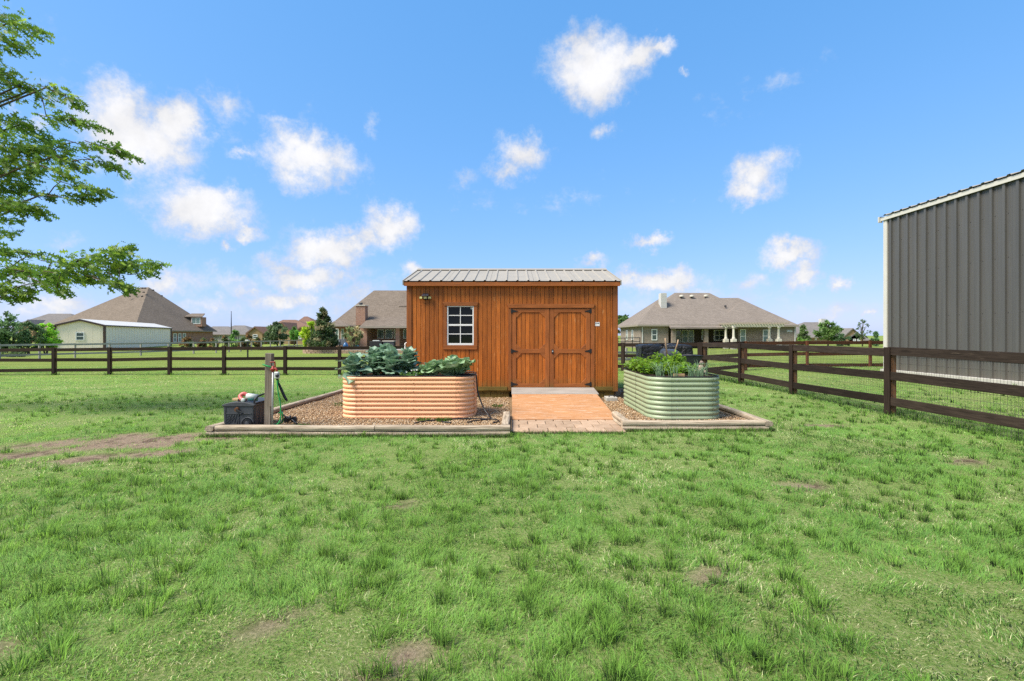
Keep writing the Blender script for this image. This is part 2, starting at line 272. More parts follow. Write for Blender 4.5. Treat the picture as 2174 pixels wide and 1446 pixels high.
# ------------------------------------------------------------------ mesh helpers
def mat(m): return M[m] if isinstance(m, str) else m
def root_loc(o):
    v = Vector((0, 0, 0))
    while o is not None: v += o.location; o = o.parent
    return v
def tag(o, label=None, cat=None, group=None, kind=None):
    if label: o['label'] = label
    if cat: o['category'] = cat
    if group: o['group'] = group
    if kind: o['kind'] = kind
    return o
def thing(name, label, cat, loc=(0, 0, 0), group=None):
    o = bpy.data.objects.new(name, None); COL.objects.link(o); o.location = loc; o.empty_display_size = .1
    return tag(o, label, cat, group)
class MB:
    """collects world-space geometry; build() links it as ONE mesh object"""
    def __init__(s): s.v = []; s.f = []
    def add(s, vs, fs):
        n = len(s.v); s.v += [tuple(v) for v in vs]; s.f += [tuple(i + n for i in f) for f in fs]; return s
    def box(s, x0, x1, y0, y1, z0, z1):
        return s.add([(x0, y0, z0), (x1, y0, z0), (x1, y1, z0), (x0, y1, z0), (x0, y0, z1), (x1, y0, z1), (x1, y1, z1), (x0, y1, z1)],
                     [(0, 3, 2, 1), (4, 5, 6, 7), (0, 1, 5, 4), (1, 2, 6, 5), (2, 3, 7, 6), (3, 0, 4, 7)])
    def obox(s, a, b, w, h, up=(0, 0, 1)):
        """bar from a to b; w across, h along up"""
        a, b = Vector(a), Vector(b); d = (b - a).normalized(); u = Vector(up); sd = d.cross(u).normalized(); u = sd.cross(d).normalized()
        vs = [p + sd * (w / 2 * i) + u * (h / 2 * j) for p in (a, b) for i, j in ((-1, -1), (1, -1), (1, 1), (-1, 1))]
        return s.add(vs, [(0, 1, 2, 3), (7, 6, 5, 4), (0, 4, 5, 1), (1, 5, 6, 2), (2, 6, 7, 3), (3, 7, 4, 0)])
    def prism(s, poly, d):
        """polygon (3-D points) swept by vector d"""
        n = len(poly); d = Vector(d); vs = [Vector(p) for p in poly] + [Vector(p) + d for p in poly]
        return s.add(vs, [tuple(range(n))[::-1], tuple(range(n, 2 * n))] + [(i, (i + 1) % n, (i + 1) % n + n, i + n) for i in range(n)])
    def tube(s, pts, r, n=8, cap=True):
        pts = [Vector(p) for p in pts]; rs = r if isinstance(r, (list, tuple)) else [r] * len(pts); vs = []; fs = []
        ref = None
        for i, p in enumerate(pts):
            d = (pts[min(i + 1, len(pts) - 1)] - pts[max(i - 1, 0)]).normalized()
            if ref is None: ref = d.orthogonal().normalized()
            ref = (ref - d * ref.dot(d)); ref = ref.normalized() if ref.length > 1e-5 else d.orthogonal().normalized()
            bi = d.cross(ref)
            vs += [p + (ref * math.cos(2 * math.pi * k / n) + bi * math.sin(2 * math.pi * k / n)) * rs[i] for k in range(n)]
        for i in range(len(pts) - 1):
            fs += [(i * n + k, i * n + (k + 1) % n, (i + 1) * n + (k + 1) % n, (i + 1) * n + k) for k in range(n)]
        if cap: fs += [tuple(range(n))[::-1], tuple(range((len(pts) - 1) * n, len(pts) * n))]
        return s.add(vs, fs)
    def lathe(s, c, prof, n=16, axis='z'):
        vs = []; fs = []
        for (r, h) in prof:
            for k in range(n):
                a = 2 * math.pi * k / n; p = {'z': (r * math.cos(a), r * math.sin(a), h), 'y': (r * math.cos(a), h, r * math.sin(a)), 'x': (h, r * math.cos(a), r * math.sin(a))}[axis]
                vs.append((c[0] + p[0], c[1] + p[1], c[2] + p[2]))
        for i in range(len(prof) - 1):
            fs += [(i * n + k, i * n + (k + 1) % n, (i + 1) * n + (k + 1) % n, (i + 1) * n + k) for k in range(n)]
        fs += [tuple(range(n))[::-1], tuple(range((len(prof) - 1) * n, len(prof) * n))]
        return s.add(vs, fs)
    def grid(s, rows):
        """rows of points -> quad sheet"""
        n = len(rows[0]); vs = [p for r in rows for p in r]
        return s.add(vs, [(i * n + j, i * n + j + 1, (i + 1) * n + j + 1, (i + 1) * n + j) for i in range(len(rows) - 1) for j in range(n - 1)])
    def build(s, name, m, parent=None, smooth=False, bevel=0., solid=0., label=None):
        o0 = root_loc(parent) if parent is not None else Vector((0, 0, 0))
        me = bpy.data.meshes.new(name); me.from_pydata([(x - o0.x, y - o0.y, z - o0.z) for x, y, z in s.v], [], s.f)
        bm = bmesh.new(); bm.from_mesh(me); bmesh.ops.recalc_face_normals(bm, faces=bm.faces)
        if bevel: bmesh.ops.bevel(bm, geom=bm.edges[:], offset=bevel, segments=1, affect='EDGES', clamp_overlap=True)
        bm.to_mesh(me); bm.free()
        me.materials.append(mat(m))
        if smooth: me.polygons.foreach_set('use_smooth', [True] * len(me.polygons))
        ob = bpy.data.objects.new(name, me); COL.objects.link(ob); ob.parent = parent
        if solid:
            md = ob.modifiers.new('thickness', 'SOLIDIFY'); md.thickness = solid; md.offset = 0
        if label: ob['label'] = label
        return ob
def B(name, m, parent, x0, x1, y0, y1, z0, z1, bevel=.003, label=None):
    return MB().box(x0, x1, y0, y1, z0, z1).build(name, m, parent, bevel=bevel, label=label)
def np_mesh(name, V, polys, loops_per, m, col=None, smooth=False):
    """fast mesh: V (n,3); polys list of index arrays with equal sizes"""
    me = bpy.data.meshes.new(name); me.vertices.add(len(V)); me.vertices.foreach_set('co', np.ascontiguousarray(V, dtype=np.float32).ravel())
    idx = np.concatenate([p.ravel() for p in polys]).astype(np.int32); tot = np.concatenate([np.full(len(p), p.shape[1], np.int32) for p in polys])
    st = np.concatenate([[0], np.cumsum(tot)[:-1]]).astype(np.int32)
    me.loops.add(len(idx)); me.loops.foreach_set('vertex_index', idx); me.polygons.add(len(tot)); me.polygons.foreach_set('loop_start', st); me.polygons.foreach_set('loop_total', tot)
    if smooth: me.polygons.foreach_set('use_smooth', np.ones(len(tot), bool))
    me.update(calc_edges=True)
    if col is not None:
        a = me.attributes.new('col', 'FLOAT_COLOR', 'POINT'); c4 = np.ones((len(V), 4), np.float32); c4[:, :3] = col; a.data.foreach_set('color', c4.ravel())
    me.materials.append(mat(m)); return me
def obj_from(me, name, parent=None, loc=None):
    o = bpy.data.objects.new(name, me); COL.objects.link(o); o.parent = parent
    if loc is not None: o.location = loc
    return o
def smooth_path(pts, k=6):
    P = [Vector(p) for p in pts]; out = []
    for i in range(len(P) - 1):
        a, b, c, d = P[max(i - 1, 0)], P[i], P[i + 1], P[min(i + 2, len(P) - 1)]
        for j in range(k):
            t = j / k; out.append(.5 * ((2 * b) + (c - a) * t + (2 * a - 5 * b + 4 * c - d) * t * t + (3 * b - a - 3 * c + d) * t ** 3))
    return out + [P[-1]]
def W(px, py, Y):
    """world point that the survey of the photograph puts at depth Y"""
    return Vector(((px - 1087) * Y / 1020, Y, 1.5 + (712 - py) * Y / 1020))
def WX(px, Y): return (px - 1087) * Y / 1020
def WZ(py, Y): return 1.5 + (712 - py) * Y / 1020
def vnoise(x, y, sc, seed=0):
    x = np.asarray(x, float) / sc; y = np.asarray(y, float) / sc; xi = np.floor(x).astype(np.int64); yi = np.floor(y).astype(np.int64); fx = x - xi; fy = y - yi
    def h(a, b):
        v = np.sin((a * 127.1 + b * 311.7 + seed * 74.7)) * 43758.5453; return v - np.floor(v)
    u = fx * fx * (3 - 2 * fx); w = fy * fy * (3 - 2 * fy)
    return (h(xi, yi) * (1 - u) + h(xi + 1, yi) * u) * (1 - w) + (h(xi, yi + 1) * (1 - u) + h(xi + 1, yi + 1) * u) * w
def fbm(x, y, sc, seed=0, o=4):
    t = 0; a = 1; s = 0
    for i in range(o): t = t + a * vnoise(x, y, sc / 2 ** i, seed + i); s += a; a *= .55
    return t / s
def sstep(x, a, b):
    t = np.clip((np.asarray(x, float) - a) / (b - a), 0, 1); return t * t * (3 - 2 * t)
# ------------------------------------------------------------------ ground
def ground_z(x, y):
    x = np.asarray(x, float); y = np.asarray(y, float)
    z = -.25 * sstep(y, 11, 21) * sstep(-x, -4, 4) - .05 * sstep(y, 11, 21) * sstep(x, 3, 8)
    z = z + .22 * sstep(x, 8, 13) * (1 - sstep(y, 18, 28))
    z = z - .08 * sstep(y, 24, 50)
    z = z + .05 * (fbm(x, y, 2.6, 3, 3) - .5) * (1 - sstep(y, 30, 60)) * (1 - .8 * sstep(-np.maximum(np.abs(x - .2) - 4.5, np.abs(y - 10) - 3), -.6, 0))
    return z
def gz(x, y): return float(ground_z(x, y))
# bare earth: a worn patch at left and a few small scuffs  (x, y, rx, ry, angle)
BARE = [(-5.35, 6.75, 1.35, .55, .30), (-6.3, 5.95, .9, .25, .45), (-4.85, 5.95, .95, .36, .28), (-.46, 2.27, .22, .13, 0), (5.1, 8.0, .5, .10, -.1), (5.4, 5.75, .3, .10, -.3), (2.9, 4.75, .3, .08, -.4),
        (-1.25, 2.45, .14, .07, .3), (1.9, 3.6, .14, .05, 0), (-1.05, 4.2, .2, .05, .2), (3.5, 4.2, .2, .06, -.3), (-2.5, 2.3, .15, .06, .2), (-5.6, 4.8, .3, .10, .3)]
_r = random.Random(5)
for _ in range(16):
    _y = _r.uniform(2.0, 7.0); _s = _r.uniform(.04, .10); BARE.append((_r.uniform(-1, 1) * (1.05 * _y), _y, _s * 1.5, _s * .7, _r.uniform(-.5, .5)))
def bare_mask(x, y):
    m = np.zeros(np.shape(x)); wob = (fbm(x, y, .35, 21, 4) - .5) * 1.7
    for (cx, cy, rx, ry, a) in BARE:
        dx, dy = x - cx, y - cy; u = dx * math.cos(a) + dy * math.sin(a); v = -dx * math.sin(a) + dy * math.cos(a)
        m = np.maximum(m, 1 - sstep(np.sqrt((u / rx) ** 2 + (v / ry) ** 2) + wob, .65, 1.15))
    return m
def in_bed(x, y):
    L = (x > -4.52 + .05 * (y - 7.15)) & (x < .02) & (y > 7.15) & (y < 12.6)
    Rr = (x > 1.76) & (x < 4.06) & (y > 7.55) & (y < 13.2)
    P = (x > -.05) & (x < 1.9) & (y > 7.38) & (y < 11.2)
    S = (x > -2.5) & (x < 2.5) & (y > 10.9) & (y < 14.6)
    return L | Rr | P | S
def axis_pts(lo, hi, step, far_lo, far_hi):
    a = list(np.arange(lo, hi + 1e-6, step)); g = step; v = hi
    while v < far_hi: g *= 1.35; v += g; a.append(v)
    g = step; v = lo; b = []
    while v > far_lo: g *= 1.35; v -= g; b.append(v)
    return np.array(b[::-1] + a)
xs = axis_pts(-24, 24, .25, -1500, 1500); ys = axis_pts(-4, 26, .25, -900, 2500)
GX, GY = np.meshgrid(xs, ys); GZ = ground_z(GX, GY)
bedm = in_bed(GX, GY); GZ = np.where(bedm, np.minimum(GZ, 0) - .02, GZ)
nx, ny = len(xs), len(ys); I = np.arange(nx * ny).reshape(ny, nx)
quads = np.stack([I[:-1, :-1], I[:-1, 1:], I[1:, 1:], I[1:, :-1]], -1).reshape(-1, 4)
bm_ = bare_mask(GX, GY).ravel()
k = NT('lawn_ground'); v = k.coord(rand=False); a = k.n('ShaderNodeAttribute', attribute_name='col')
n1 = k.noise(v, 1.1, 6, .7); n2 = k.noise(v, 45, 7, .8); n3 = k.noise(v, .12, 4, .6); n4 = k.noise(v, 5, 5, .65)
turf = k.ramp(n2, (.28, (.065, .095, .022, 1)), (.48, (.155, .23, .058, 1)), (.68, (.38, .34, .18, 1)))
far_turf = k.ramp(n3, (.3, (.165, .225, .044, 1)), (.7, (.22, .265, .064, 1)))
far_turf = k.mix(k.rng(n4, .4, .75, 0, .35), far_turf, (.095, .145, .03, 1))
pos = k.n('ShaderNodeSeparateXYZ'); k.l(v, pos.inputs[0])
turf = k.mix(k.rng(pos.outputs[1], 12, 24), turf, far_turf)
turf = k.mix(k.rng(n1, .5, .75, 0, .3), turf, (.21, .22, .085, 1))
earth = k.ramp(n2, (.3, (.12, .084, .058, 1)), (.5, (.27, .20, .14, 1)), (.75, (.44, .35, .25, 1)))
n5 = k.noise(v, 3.2, 5, .7); earth = k.mix(k.rng(n5, .50, .62, 0, .8), earth, (.055, .036, .024, 1))
sp2 = k.n('ShaderNodeSeparateColor'); k.l(a.outputs['Color'], sp2.inputs[0])
k.bump(n2, .8, .03)
M['lawn'] = k.done(k.mix(sp2.outputs[0], turf, earth), .95, .05)
gme = np_mesh('ground', np.stack([GX.ravel(), GY.ravel(), GZ.ravel()], 1), [quads], 4, 'lawn', np.repeat(bm_[:, None], 3, 1), True)
tag(obj_from(gme, 'ground'), 'green lawn reaching to the houses', 'ground', kind='structure')

# ------------------------------------------------------------------ grass blades (one object)
def make_grass():
    Vs = []; Cs = []; T = []; Q = []; base = 0
    def blades(x, y, h, w, lean_dir, lean, col, single):
        nonlocal base
        n = len(x); z = ground_z(x, y) - .004
        fa = lean_dir + math.pi / 2 + rng.normal(0, .6, n); cx, sx = np.cos(fa) * w / 2, np.sin(fa) * w / 2
        lx, ly = np.cos(lean_dir) * lean * h, np.sin(lean_dir) * lean * h; zt = h * np.sqrt(np.clip(1 - (lean * .85) ** 2, .08, 1))
        if single:
            P = np.stack([np.stack([x - cx, y - sx, z], 1), np.stack([x + cx, y + sx, z], 1), np.stack([x + lx, y + ly, z + zt], 1)], 1)
            T.append(np.arange(n * 3).reshape(n, 3) + base); base += n * 3; Vs.append(P.reshape(-1, 3)); Cs.append(np.repeat(col, 3, 0))
        else:
            m = .55; mx, my, mz = x + lx * .30, y + ly * .30, z + zt * .62
            P = np.stack([np.stack([x - cx, y - sx, z], 1), np.stack([x + cx, y + sx, z], 1), np.stack([mx + cx * .75, my + sx * .75, mz], 1), np.stack([mx - cx * .75, my - sx * .75, mz], 1), np.stack([x + lx, y + ly, z + zt], 1)], 1)
            i = np.arange(n)[:, None] * 5 + base; Q.append(i + np.array([[0, 1, 2, 3]])); T.append(i + np.array([[3, 2, 4]])); base += n * 5
            Vs.append(P.reshape(-1, 3)); Cs.append(np.repeat(col, 5, 0))
    def colour(x, y, n, lush):
        t = fbm(x, y, 1.5, 5, 4); d = rng.random(n)
        g1 = np.array([.122, .250, .036]); g2 = np.array([.295, .455, .092]); st = np.array([.62, .55, .33])
        k_ = np.clip(.5 + (t - .5) * 1.6 + rng.normal(0, .28, n), 0, 1)[:, None]
        c = g1 * (1 - k_) + g2 * k_
        blue = rng.random(n)[:, None] * .45; c = c * (1 - blue) + np.array([.170, .270, .120]) * blue
        straw = np.clip((fbm(x, y, .55, 31, 3) - .465) * 2.4, .05, .44) * (1 - lush)
        s = (d < straw)[:, None]; c = np.where(s, st * rng.uniform(.7, 1.25, (n, 1)), c)
        return c * rng.uniform(.88, 1.40, (n, 1)) * np.array([.88, 1.0, .92])
    for (y0, y1, dens, w0, h0, single) in ((1.7, 4.0, 10200, .0040, .046, False), (4.0, 8.0, 4700, .0058, .046, False), (8.0, 14.0, 2300, .0095, .042, True), (14.0, 27.0, 520, .020, .042, True)):
        hw = 1.1 * y1 + 1.6; n = int(dens * 2 * hw * (y1 - y0)); x = rng.uniform(-hw, hw, n); y = rng.uniform(y0, y1, n)
        keep = (np.abs(x) < 1.1 * y + 1.6) & ~in_bed(x, y); x, y = x[keep], y[keep]
        bare = bare_mask(x, y); cl = .6 * fbm(x, y, .13, 41, 2) + .4 * fbm(x, y, .5, 43, 2); lush = sstep(fbm(x, y, 1.1, 51, 3), .38, .62)
        den = .38 + .62 * sstep(cl + .10 * lush, .38, .58)
        keep = rng.random(len(x)) < den * (1 - .97 * bare); x, y, cl, lush = x[keep], y[keep], cl[keep], lush[keep]; n = len(x)
        tall = sstep(cl + .12 * lush, .42, .72)
        h = h0 * .86 * rng.uniform(.4, 1.15, n) * (.6 + .75 * tall); ld = 6.28 * fbm(x, y, .8, 77, 2) * 2 + rng.normal(0, 1.1, n); ln = np.clip(rng.normal(.82, .22, n), .2, 1.05)
        blades(x, y, h, w0 * rng.uniform(.6, 1.2, n), ld, ln, colour(x, y, n, .5 * lush + .5 * tall), single)
    # longer tufts
    nt = 3600; ty = 1.9 + 10.5 * rng.random(nt) ** 1.25; tx = rng.uniform(-1, 1, nt) * (1.1 * ty + .8)
    ok = ~in_bed(tx, ty) & (bare_mask(tx, ty) < .3) & (fbm(tx, ty, 2.2, 61, 2) > .27); tx, ty = tx[ok], ty[ok]
    for cx, cy in zip(tx, ty):
        n = int(rng.integers(22, 80) * (1 if cy < 5 else .65 if cy < 8 else .4)); r = rng.uniform(.02, .075); a = rng.uniform(0, 2 * math.pi, n); q = r * np.sqrt(rng.random(n))
        x = cx + np.cos(a) * q; y = cy + np.sin(a) * q; hh = rng.uniform(.045, .115)
        c = np.array([.125, .250, .040]) * rng.uniform(.75, 1.7, (n, 1)) * rng.uniform(.8, 1.3) + np.array([.018, .02, .004]) * rng.random((n, 1))
        keep = ~in_bed(x, y); n = keep.sum()
        if n == 0: continue
        blades(x[keep], y[keep], hh * rng.uniform(.5, 1.15, n), (.0042 if cy < 5 else .006 if cy < 8 else .009) * rng.uniform(.7, 1.2, n), a[keep] + rng.normal(0, .5, n), np.clip(q[keep] / r * .6 + rng.normal(.15, .2, n), .05, 1), c[keep], False)
    # unmown grass along the timber edging
    ex = np.concatenate([rng.uniform(-4.6, 0, 2600), rng.uniform(1.8, 4.1, 1300), rng.uniform(0, 1.75, 500)]); ey = np.concatenate([7.13 - np.abs(rng.normal(0, .05, 2600)), 7.53 - np.abs(rng.normal(0, .05, 1300)), 7.36 - np.abs(rng.normal(0, .05, 500))])
    n = len(ex); blades(ex, ey, rng.uniform(.03, .085, n), rng.uniform(.004, .007, n), rng.uniform(0, 6.28, n), rng.uniform(.1, .8, n), np.array([.07, .14, .025]) * rng.uniform(.7, 1.4, (n, 1)), False)
    for (fx_, fy_) in [(x_, 21.15) for x_ in (-27.8, -25.3, -22.75, -20.2, -17.75, -15.1, -12.7, -10.0, -7.6, -5.2)] + [(7.17, y_) for y_ in (18.06, 15.05, 12.27, 9.12, 6.1)] + [(7.17, y_) for y_ in np.arange(5, 18, .45)]:
        n = 60; a = rng.uniform(0, 6.28, n); q = rng.uniform(.02, .22, n); blades(fx_ + np.cos(a) * q, fy_ + np.sin(a) * q, rng.uniform(.04, .16, n), np.full(n, .008 if fy_ < 14 else .016), a, rng.uniform(.1, .8, n), np.array([.10, .22, .03]) * rng.uniform(.6, 1.4, (n, 1)), False)
    V = np.concatenate(Vs); C = np.concatenate(Cs)
    me = np_mesh('grass', V, [np.concatenate(T), np.concatenate(Q)], 0, 'grass', C)
    tag(obj_from(me, 'grass'), 'short uneven lawn grass with darker tufts', 'grass', kind='stuff')
make_grass()

# ------------------------------------------------------------------ gravel
GRAV = .07
def gravel_ok(x, y):
    L = (x > -4.40 + .05 * (y - 7.15)) & (x < -.05) & (y > 7.27) & (y < 12.4)
    Rr = (x > 1.90) & (x < 3.96) & (y > 7.68) & (y < 13.0)
    S = (x > -2.36) & (x < 2.36) & (y > 11.12) & (y < 14.3)
    U = (x > .02) & (x < 1.85) & (y > 8.75) & (y < 11.1)
    return (L | Rr) & ~S & ~U
def gravel_z(x, y): return GRAV + .03 * (fbm(x, y, .7, 71, 3) - .5)
xs2 = np.arange(-4.5, 4.1, .1); ys2 = np.arange(7.2, 13.1, .1); HX, HY = np.meshgrid(xs2, ys2)
HX = np.clip(HX, -4.45 + .05 * (HY - 7.15), 4.0)
I2 = np.arange(HX.size).reshape(HX.shape); cxx = (HX[:-1, :-1] + HX[1:, 1:]) / 2; cyy = (HY[:-1, :-1] + HY[1:, 1:]) / 2
sel = ((cxx < -.03) | ((cxx > 1.84) & (cyy > 7.62)) | (cyy > 8.6)) & ~((cxx > -2.3) & (cxx < 2.3) & (cyy > 11.2))
q2 = np.stack([I2[:-1, :-1], I2[:-1, 1:], I2[1:, 1:], I2[1:, :-1]], -1)[sel]
k = NT('gravel_base'); v = k.coord(rand=False); vo = k.n('ShaderNodeTexVoronoi'); k.l(v, vo.inputs['Vector']); vo.inputs['Scale'].default_value = 55
col = k.mix(k.rng(k.noise(v, 30, 4), .3, .7), (.26, .165, .09, 1), (.40, .28, .17, 1)); col = k.mix(k.rng(vo.outputs['Distance'], .2, .75, 0, .8), col, (.09, .055, .03, 1)); k.bump(vo.outputs['Distance'], -.8, .02); M['gravel_base'] = k.done(col, .95, .1)
me = np_mesh('gravel_bed', np.stack([HX.ravel(), HY.ravel(), gravel_z(HX, HY).ravel() - .004], 1), [q2], 4, 'gravel_base', None, True)
tag(obj_from(me, 'gravel_bed'), 'tan gravel bed round the shed', 'gravel', kind='structure')
def make_pebbles(n):
    x = rng.uniform(-4.45, 4.0, n * 2); y = 7.25 + 5.2 * rng.random(n * 2) ** 1.3; ok = gravel_ok(x, y); x, y = x[ok][:n], y[ok][:n]; n = len(x)
    t = (1 + 5 ** .5) / 2
    iv = np.array([(-1, t, 0), (1, t, 0), (-1, -t, 0), (1, -t, 0), (0, -1, t), (0, 1, t), (0, -1, -t), (0, 1, -t), (t, 0, -1), (t, 0, 1), (-t, 0, -1), (-t, 0, 1)]) / 1.9
    it = np.array([(0, 11, 5), (0, 5, 1), (0, 1, 7), (0, 7, 10), (0, 10, 11), (1, 5, 9), (5, 11, 4), (11, 10, 2), (10, 7, 6), (7, 1, 8), (3, 9, 4), (3, 4, 2), (3, 2, 6), (3, 6, 8), (3, 8, 9), (4, 9, 5), (2, 4, 11), (6, 2, 10), (8, 6, 7), (9, 8, 1)])
    s = rng.uniform(.0075, .016, n); V = iv[None] * rng.uniform(.7, 1.25, (n, 12, 1)); V = V * np.stack([rng.uniform(.8, 1.5, n), rng.uniform(.7, 1.1, n), rng.uniform(.5, .8, n)], 1)[:, None] * s[:, None, None]
    a = rng.uniform(0, 6.28, n); c, sn = np.cos(a)[:, None], np.sin(a)[:, None]; X = V[..., 0] * c - V[..., 1] * sn; Y = V[..., 0] * sn + V[..., 1] * c; tl = rng.normal(0, .35, n)[:, None]; Z = V[..., 2] + X * tl
    P = np.stack([X + x[:, None], Y + y[:, None], Z + (gravel_z(x, y) + s * .35)[:, None]], -1).reshape(-1, 3)
    pal = np.array([(.40, .26, .14), (.33, .205, .11), (.46, .33, .20), (.50, .40, .28), (.24, .145, .08), (.38, .28, .19), (.54, .46, .35)]); C = pal[rng.choice(7, n, p=[.27, .22, .2, .1, .11, .06, .04])] * rng.uniform(.75, 1.2, (n, 1))
    F = (it[None] + (np.arange(n) * 12)[:, None, None]).reshape(-1, 3)
    me = np_mesh('gravel', P, [F], 3, 'pebble', np.repeat(C, 12, 0)); tag(obj_from(me, 'gravel'), 'tan and brown pea gravel', 'gravel', kind='stuff')
make_pebbles(26000)

# ------------------------------------------------------------------ timber edging
TS = [(-.058, .012), (-.040, 0), (.040, 0), (.058, .012), (.064, .040), (.058, .066), (.040, .078), (-.040, .078), (-.058, .066), (-.064, .040)]
def timber(parent, a, b, z0, m, sag=0.):
    a = Vector((*a, 0)); b = Vector((*b, 0)); d = (b - a).normalized(); s = Vector((d.y, -d.x, 0)); n = 9; rows = []
    ph = random.random() * 9
    for i in range(n):
        t = i / (n - 1); p = a.lerp(b, t) + s * (.006 * math.sin(ph + 5 * t)); rows.append([p + s * u + Vector((0, 0, z0 + v + .004 * math.sin(ph * 2 + 6 * t))) for u, v in TS])
    mb = MB(); m_ = len(TS); mb.v = [tuple(v) for r in rows for v in r]
    mb.f = [(i * m_ + j, i * m_ + (j + 1) % m_, (i + 1) * m_ + (j + 1) % m_, (i + 1) * m_ + j) for i in range(n - 1) for j in range(m_)] + [tuple(range(m_)), tuple(range((n - 1) * m_, n * m_))[::-1]]
    return mb.build('timber', m, parent)
tl = thing('timber_edging', 'long weathered timber edging round the gravel with the peach planter', 'edging', (-4.5, 7.2, 0))
for L, z0 in ((0, .0), (1, .081)):
    e = .13 * L
    for a, b in (((-4.42 - .13 + e, 7.20), (-2.35 + .3 * L, 7.20)), ((-2.34 + .3 * L, 7.20), (-.03, 7.20))): timber(tl, a, b, z0 - .01, 'timber_x')
    ya = 7.14 if L else 7.27
    for y0, y1 in ((ya, 9.7), (9.71, 12.3)): timber(tl, (-4.50 + .05 * (y0 - 7.15), y0), (-4.50 + .05 * (y1 - 7.15), y1), z0 - .01, 'timber_y')
    timber(tl, (-.10, 7.27), (-.10, 8.5), z0 - .01, 'timber_y')
tr = thing('timber_edging', 'short weathered timber edging round the gravel with the sage planter', 'edging', (1.85, 7.6, 0))
for L, z0 in ((0, .0), (1, .081)):
    timber(tr, (1.80 - .06, 7.62), (4.05 - .07 * L, 7.62), z0 - .01, 'timber_x'); timber(tr, (1.83, 7.69), (1.83, 8.55), z0 - .01, 'timber_y')
    for y0, y1 in ((7.69 - .13 * L, 10.0), (10.01, 12.4)): timber(tr, (4.05, y0), (4.05, y1), z0 - .01, 'timber_y')

# ------------------------------------------------------------------ paver pad and plywood ramp
pad = MB().box(-.03, 1.76, 7.36, 8.78, -.06, .012).build('paver_pad', 'sand'); tag(pad, 'pinkish paver pad at the foot of the ramp', 'paving', kind='structure')
pv_m = {}
yy = 7.365; row = 0
while yy < 8.7:
    off = (row % 2) * .15; xx = -.03 - off
    while xx < 1.76:
        a0, a1 = max(xx, -.03), min(xx + .296, 1.76)
        if a1 - a0 > .04:
            h = .030 + random.uniform(-.004, .004); o = MB().box(a0 + .006, a1 - .006, yy + .002, yy + .288, -.03, h).build('paver', 'paver', pad, bevel=.006)
        xx += .30
    yy += .30; row += 1
rp = thing('plywood_ramp', 'worn orange plywood ramp leading up to the shed doors', 'ramp', (.93, 9.8, 0))
RY0, RY1, RYm = 8.36, 11.0, 10.33
def rz(y): return .045 + (y - RY0) / (RY1 - RY0) * .255
def slab(name, y0, y1, x0, x1, t, m, up=0.):
    return MB().prism([(x0, y0, rz(y0) + up), (x1, y0, rz(y0) + up), (x1, y1, rz(y1) + up), (x0, y1, rz(y1) + up)], (0, 0, -t)).build(name, m, rp, bevel=.002)
slab('plywood_sheet', RY0, RYm, .0, 1.83, .019, 'ply'); slab('plywood_sheet', RYm + .004, RY1, -.01, 1.87, .022, 'ply_grey', .006, )
for x_ in (.12, .62, 1.22, 1.70):
    for y_ in (8.5, 9.3, 10.2): MB().lathe((x_, y_, rz(y_) - .001), [(.010, 0), (.010, .003), (.004, .004)], 7).build('screw', 'rust', rp)
for x in (.02, .60, 1.20, 1.78):
    MB().prism([(x, RY0 + .12, .02), (x, RY1, .02), (x, RY1, rz(RY1) - .024), (x, RY0 + .12, rz(RY0 + .12) - .024)], (.04, 0, 0)).build('stringer', 'green_wood_z', rp)

# ------------------------------------------------------------------ the shed
SF = 11.04; SS = 1020 / SF; SB = 14.35
def sx(px): return (px - 1087) / SS
def szz(py): return 1.5 - (py - 712) / SS
shed = thing('garden_shed', 'orange brown stained wooden garden shed with double doors and metal roof', 'shed', (0, 12.6, 0))
XL, XR = sx(865.5), sx(1309.5); ZB, ZT = szz(829), 2.665; YM = (SF + SB) / 2; RIDGE = 3.23
fl = MB().box(XL + .02, XR - .02, SF + .02, SB - .02, .20, ZB - .002).build('floor', 'green_wood', shed)
wx0, wx1, wz0, wz1 = sx(944), sx(1011), szz(737), szz(645)
dx0, dx1, dz0, dz1 = sx(1081), sx(1259), szz(823), szz(650)
pitch = .1016; x = XL + .10
GAP = .0085
nb = 0
while x < XR - .10:
    x1 = min(x + pitch, XR - .10); a, b = x + GAP / 2, x1 - GAP / 2
    segs = [(ZB, ZT)]
    if b > dx0 and a < dx1: segs = [(dz1, ZT)]
    elif b > wx0 and a < wx1: segs = [(ZB, wz0), (wz1, ZT)]
    cuts_ = [c_ for c_ in (wx0, wx1, dx0, dx1) if a + .012 < c_ < b - .012]
    spans = [(a, b)] if not cuts_ else [(a, cuts_[0]), (cuts_[0], b)]
    for a, b in spans:
        m_ = (a + b) / 2
        segs = [(dz1, ZT)] if dx0 < m_ < dx1 else [(ZB, wz0), (wz1, ZT)] if wx0 < m_ < wx1 else [(ZB, ZT)]
        for z0, z1 in segs: MB().box(a, b, SF, SF + .016, z0, z1).build('siding_board', 'siding', shed, bevel=.0022)
    x = x1; nb += 1
MB().box(XL + .03, wx0 + .02, SF + .0165, SF + .05, ZB, ZT).build('wall_backing', 'black', shed)
MB().box(wx1 - .02, dx0 + .02, SF + .0165, SF + .05, ZB, ZT).build('wall_backing', 'black', shed)
MB().box(dx1 - .02, XR - .03, SF + .0165, SF + .05, ZB, ZT).build('wall_backing', 'black', shed)
MB().box(wx0 + .02, wx1 - .02, SF + .0165, SF + .05, ZB, wz0).build('wall_backing', 'black', shed)
MB().box(wx0 + .02, wx1 - .02, SF + .0165, SF + .05, wz1, ZT).build('wall_backing', 'black', shed)
MB().box(dx0 + .02, dx1 - .02, SF + .0165, SF + .05, dz1, ZT).build('wall_backing', 'black', shed)
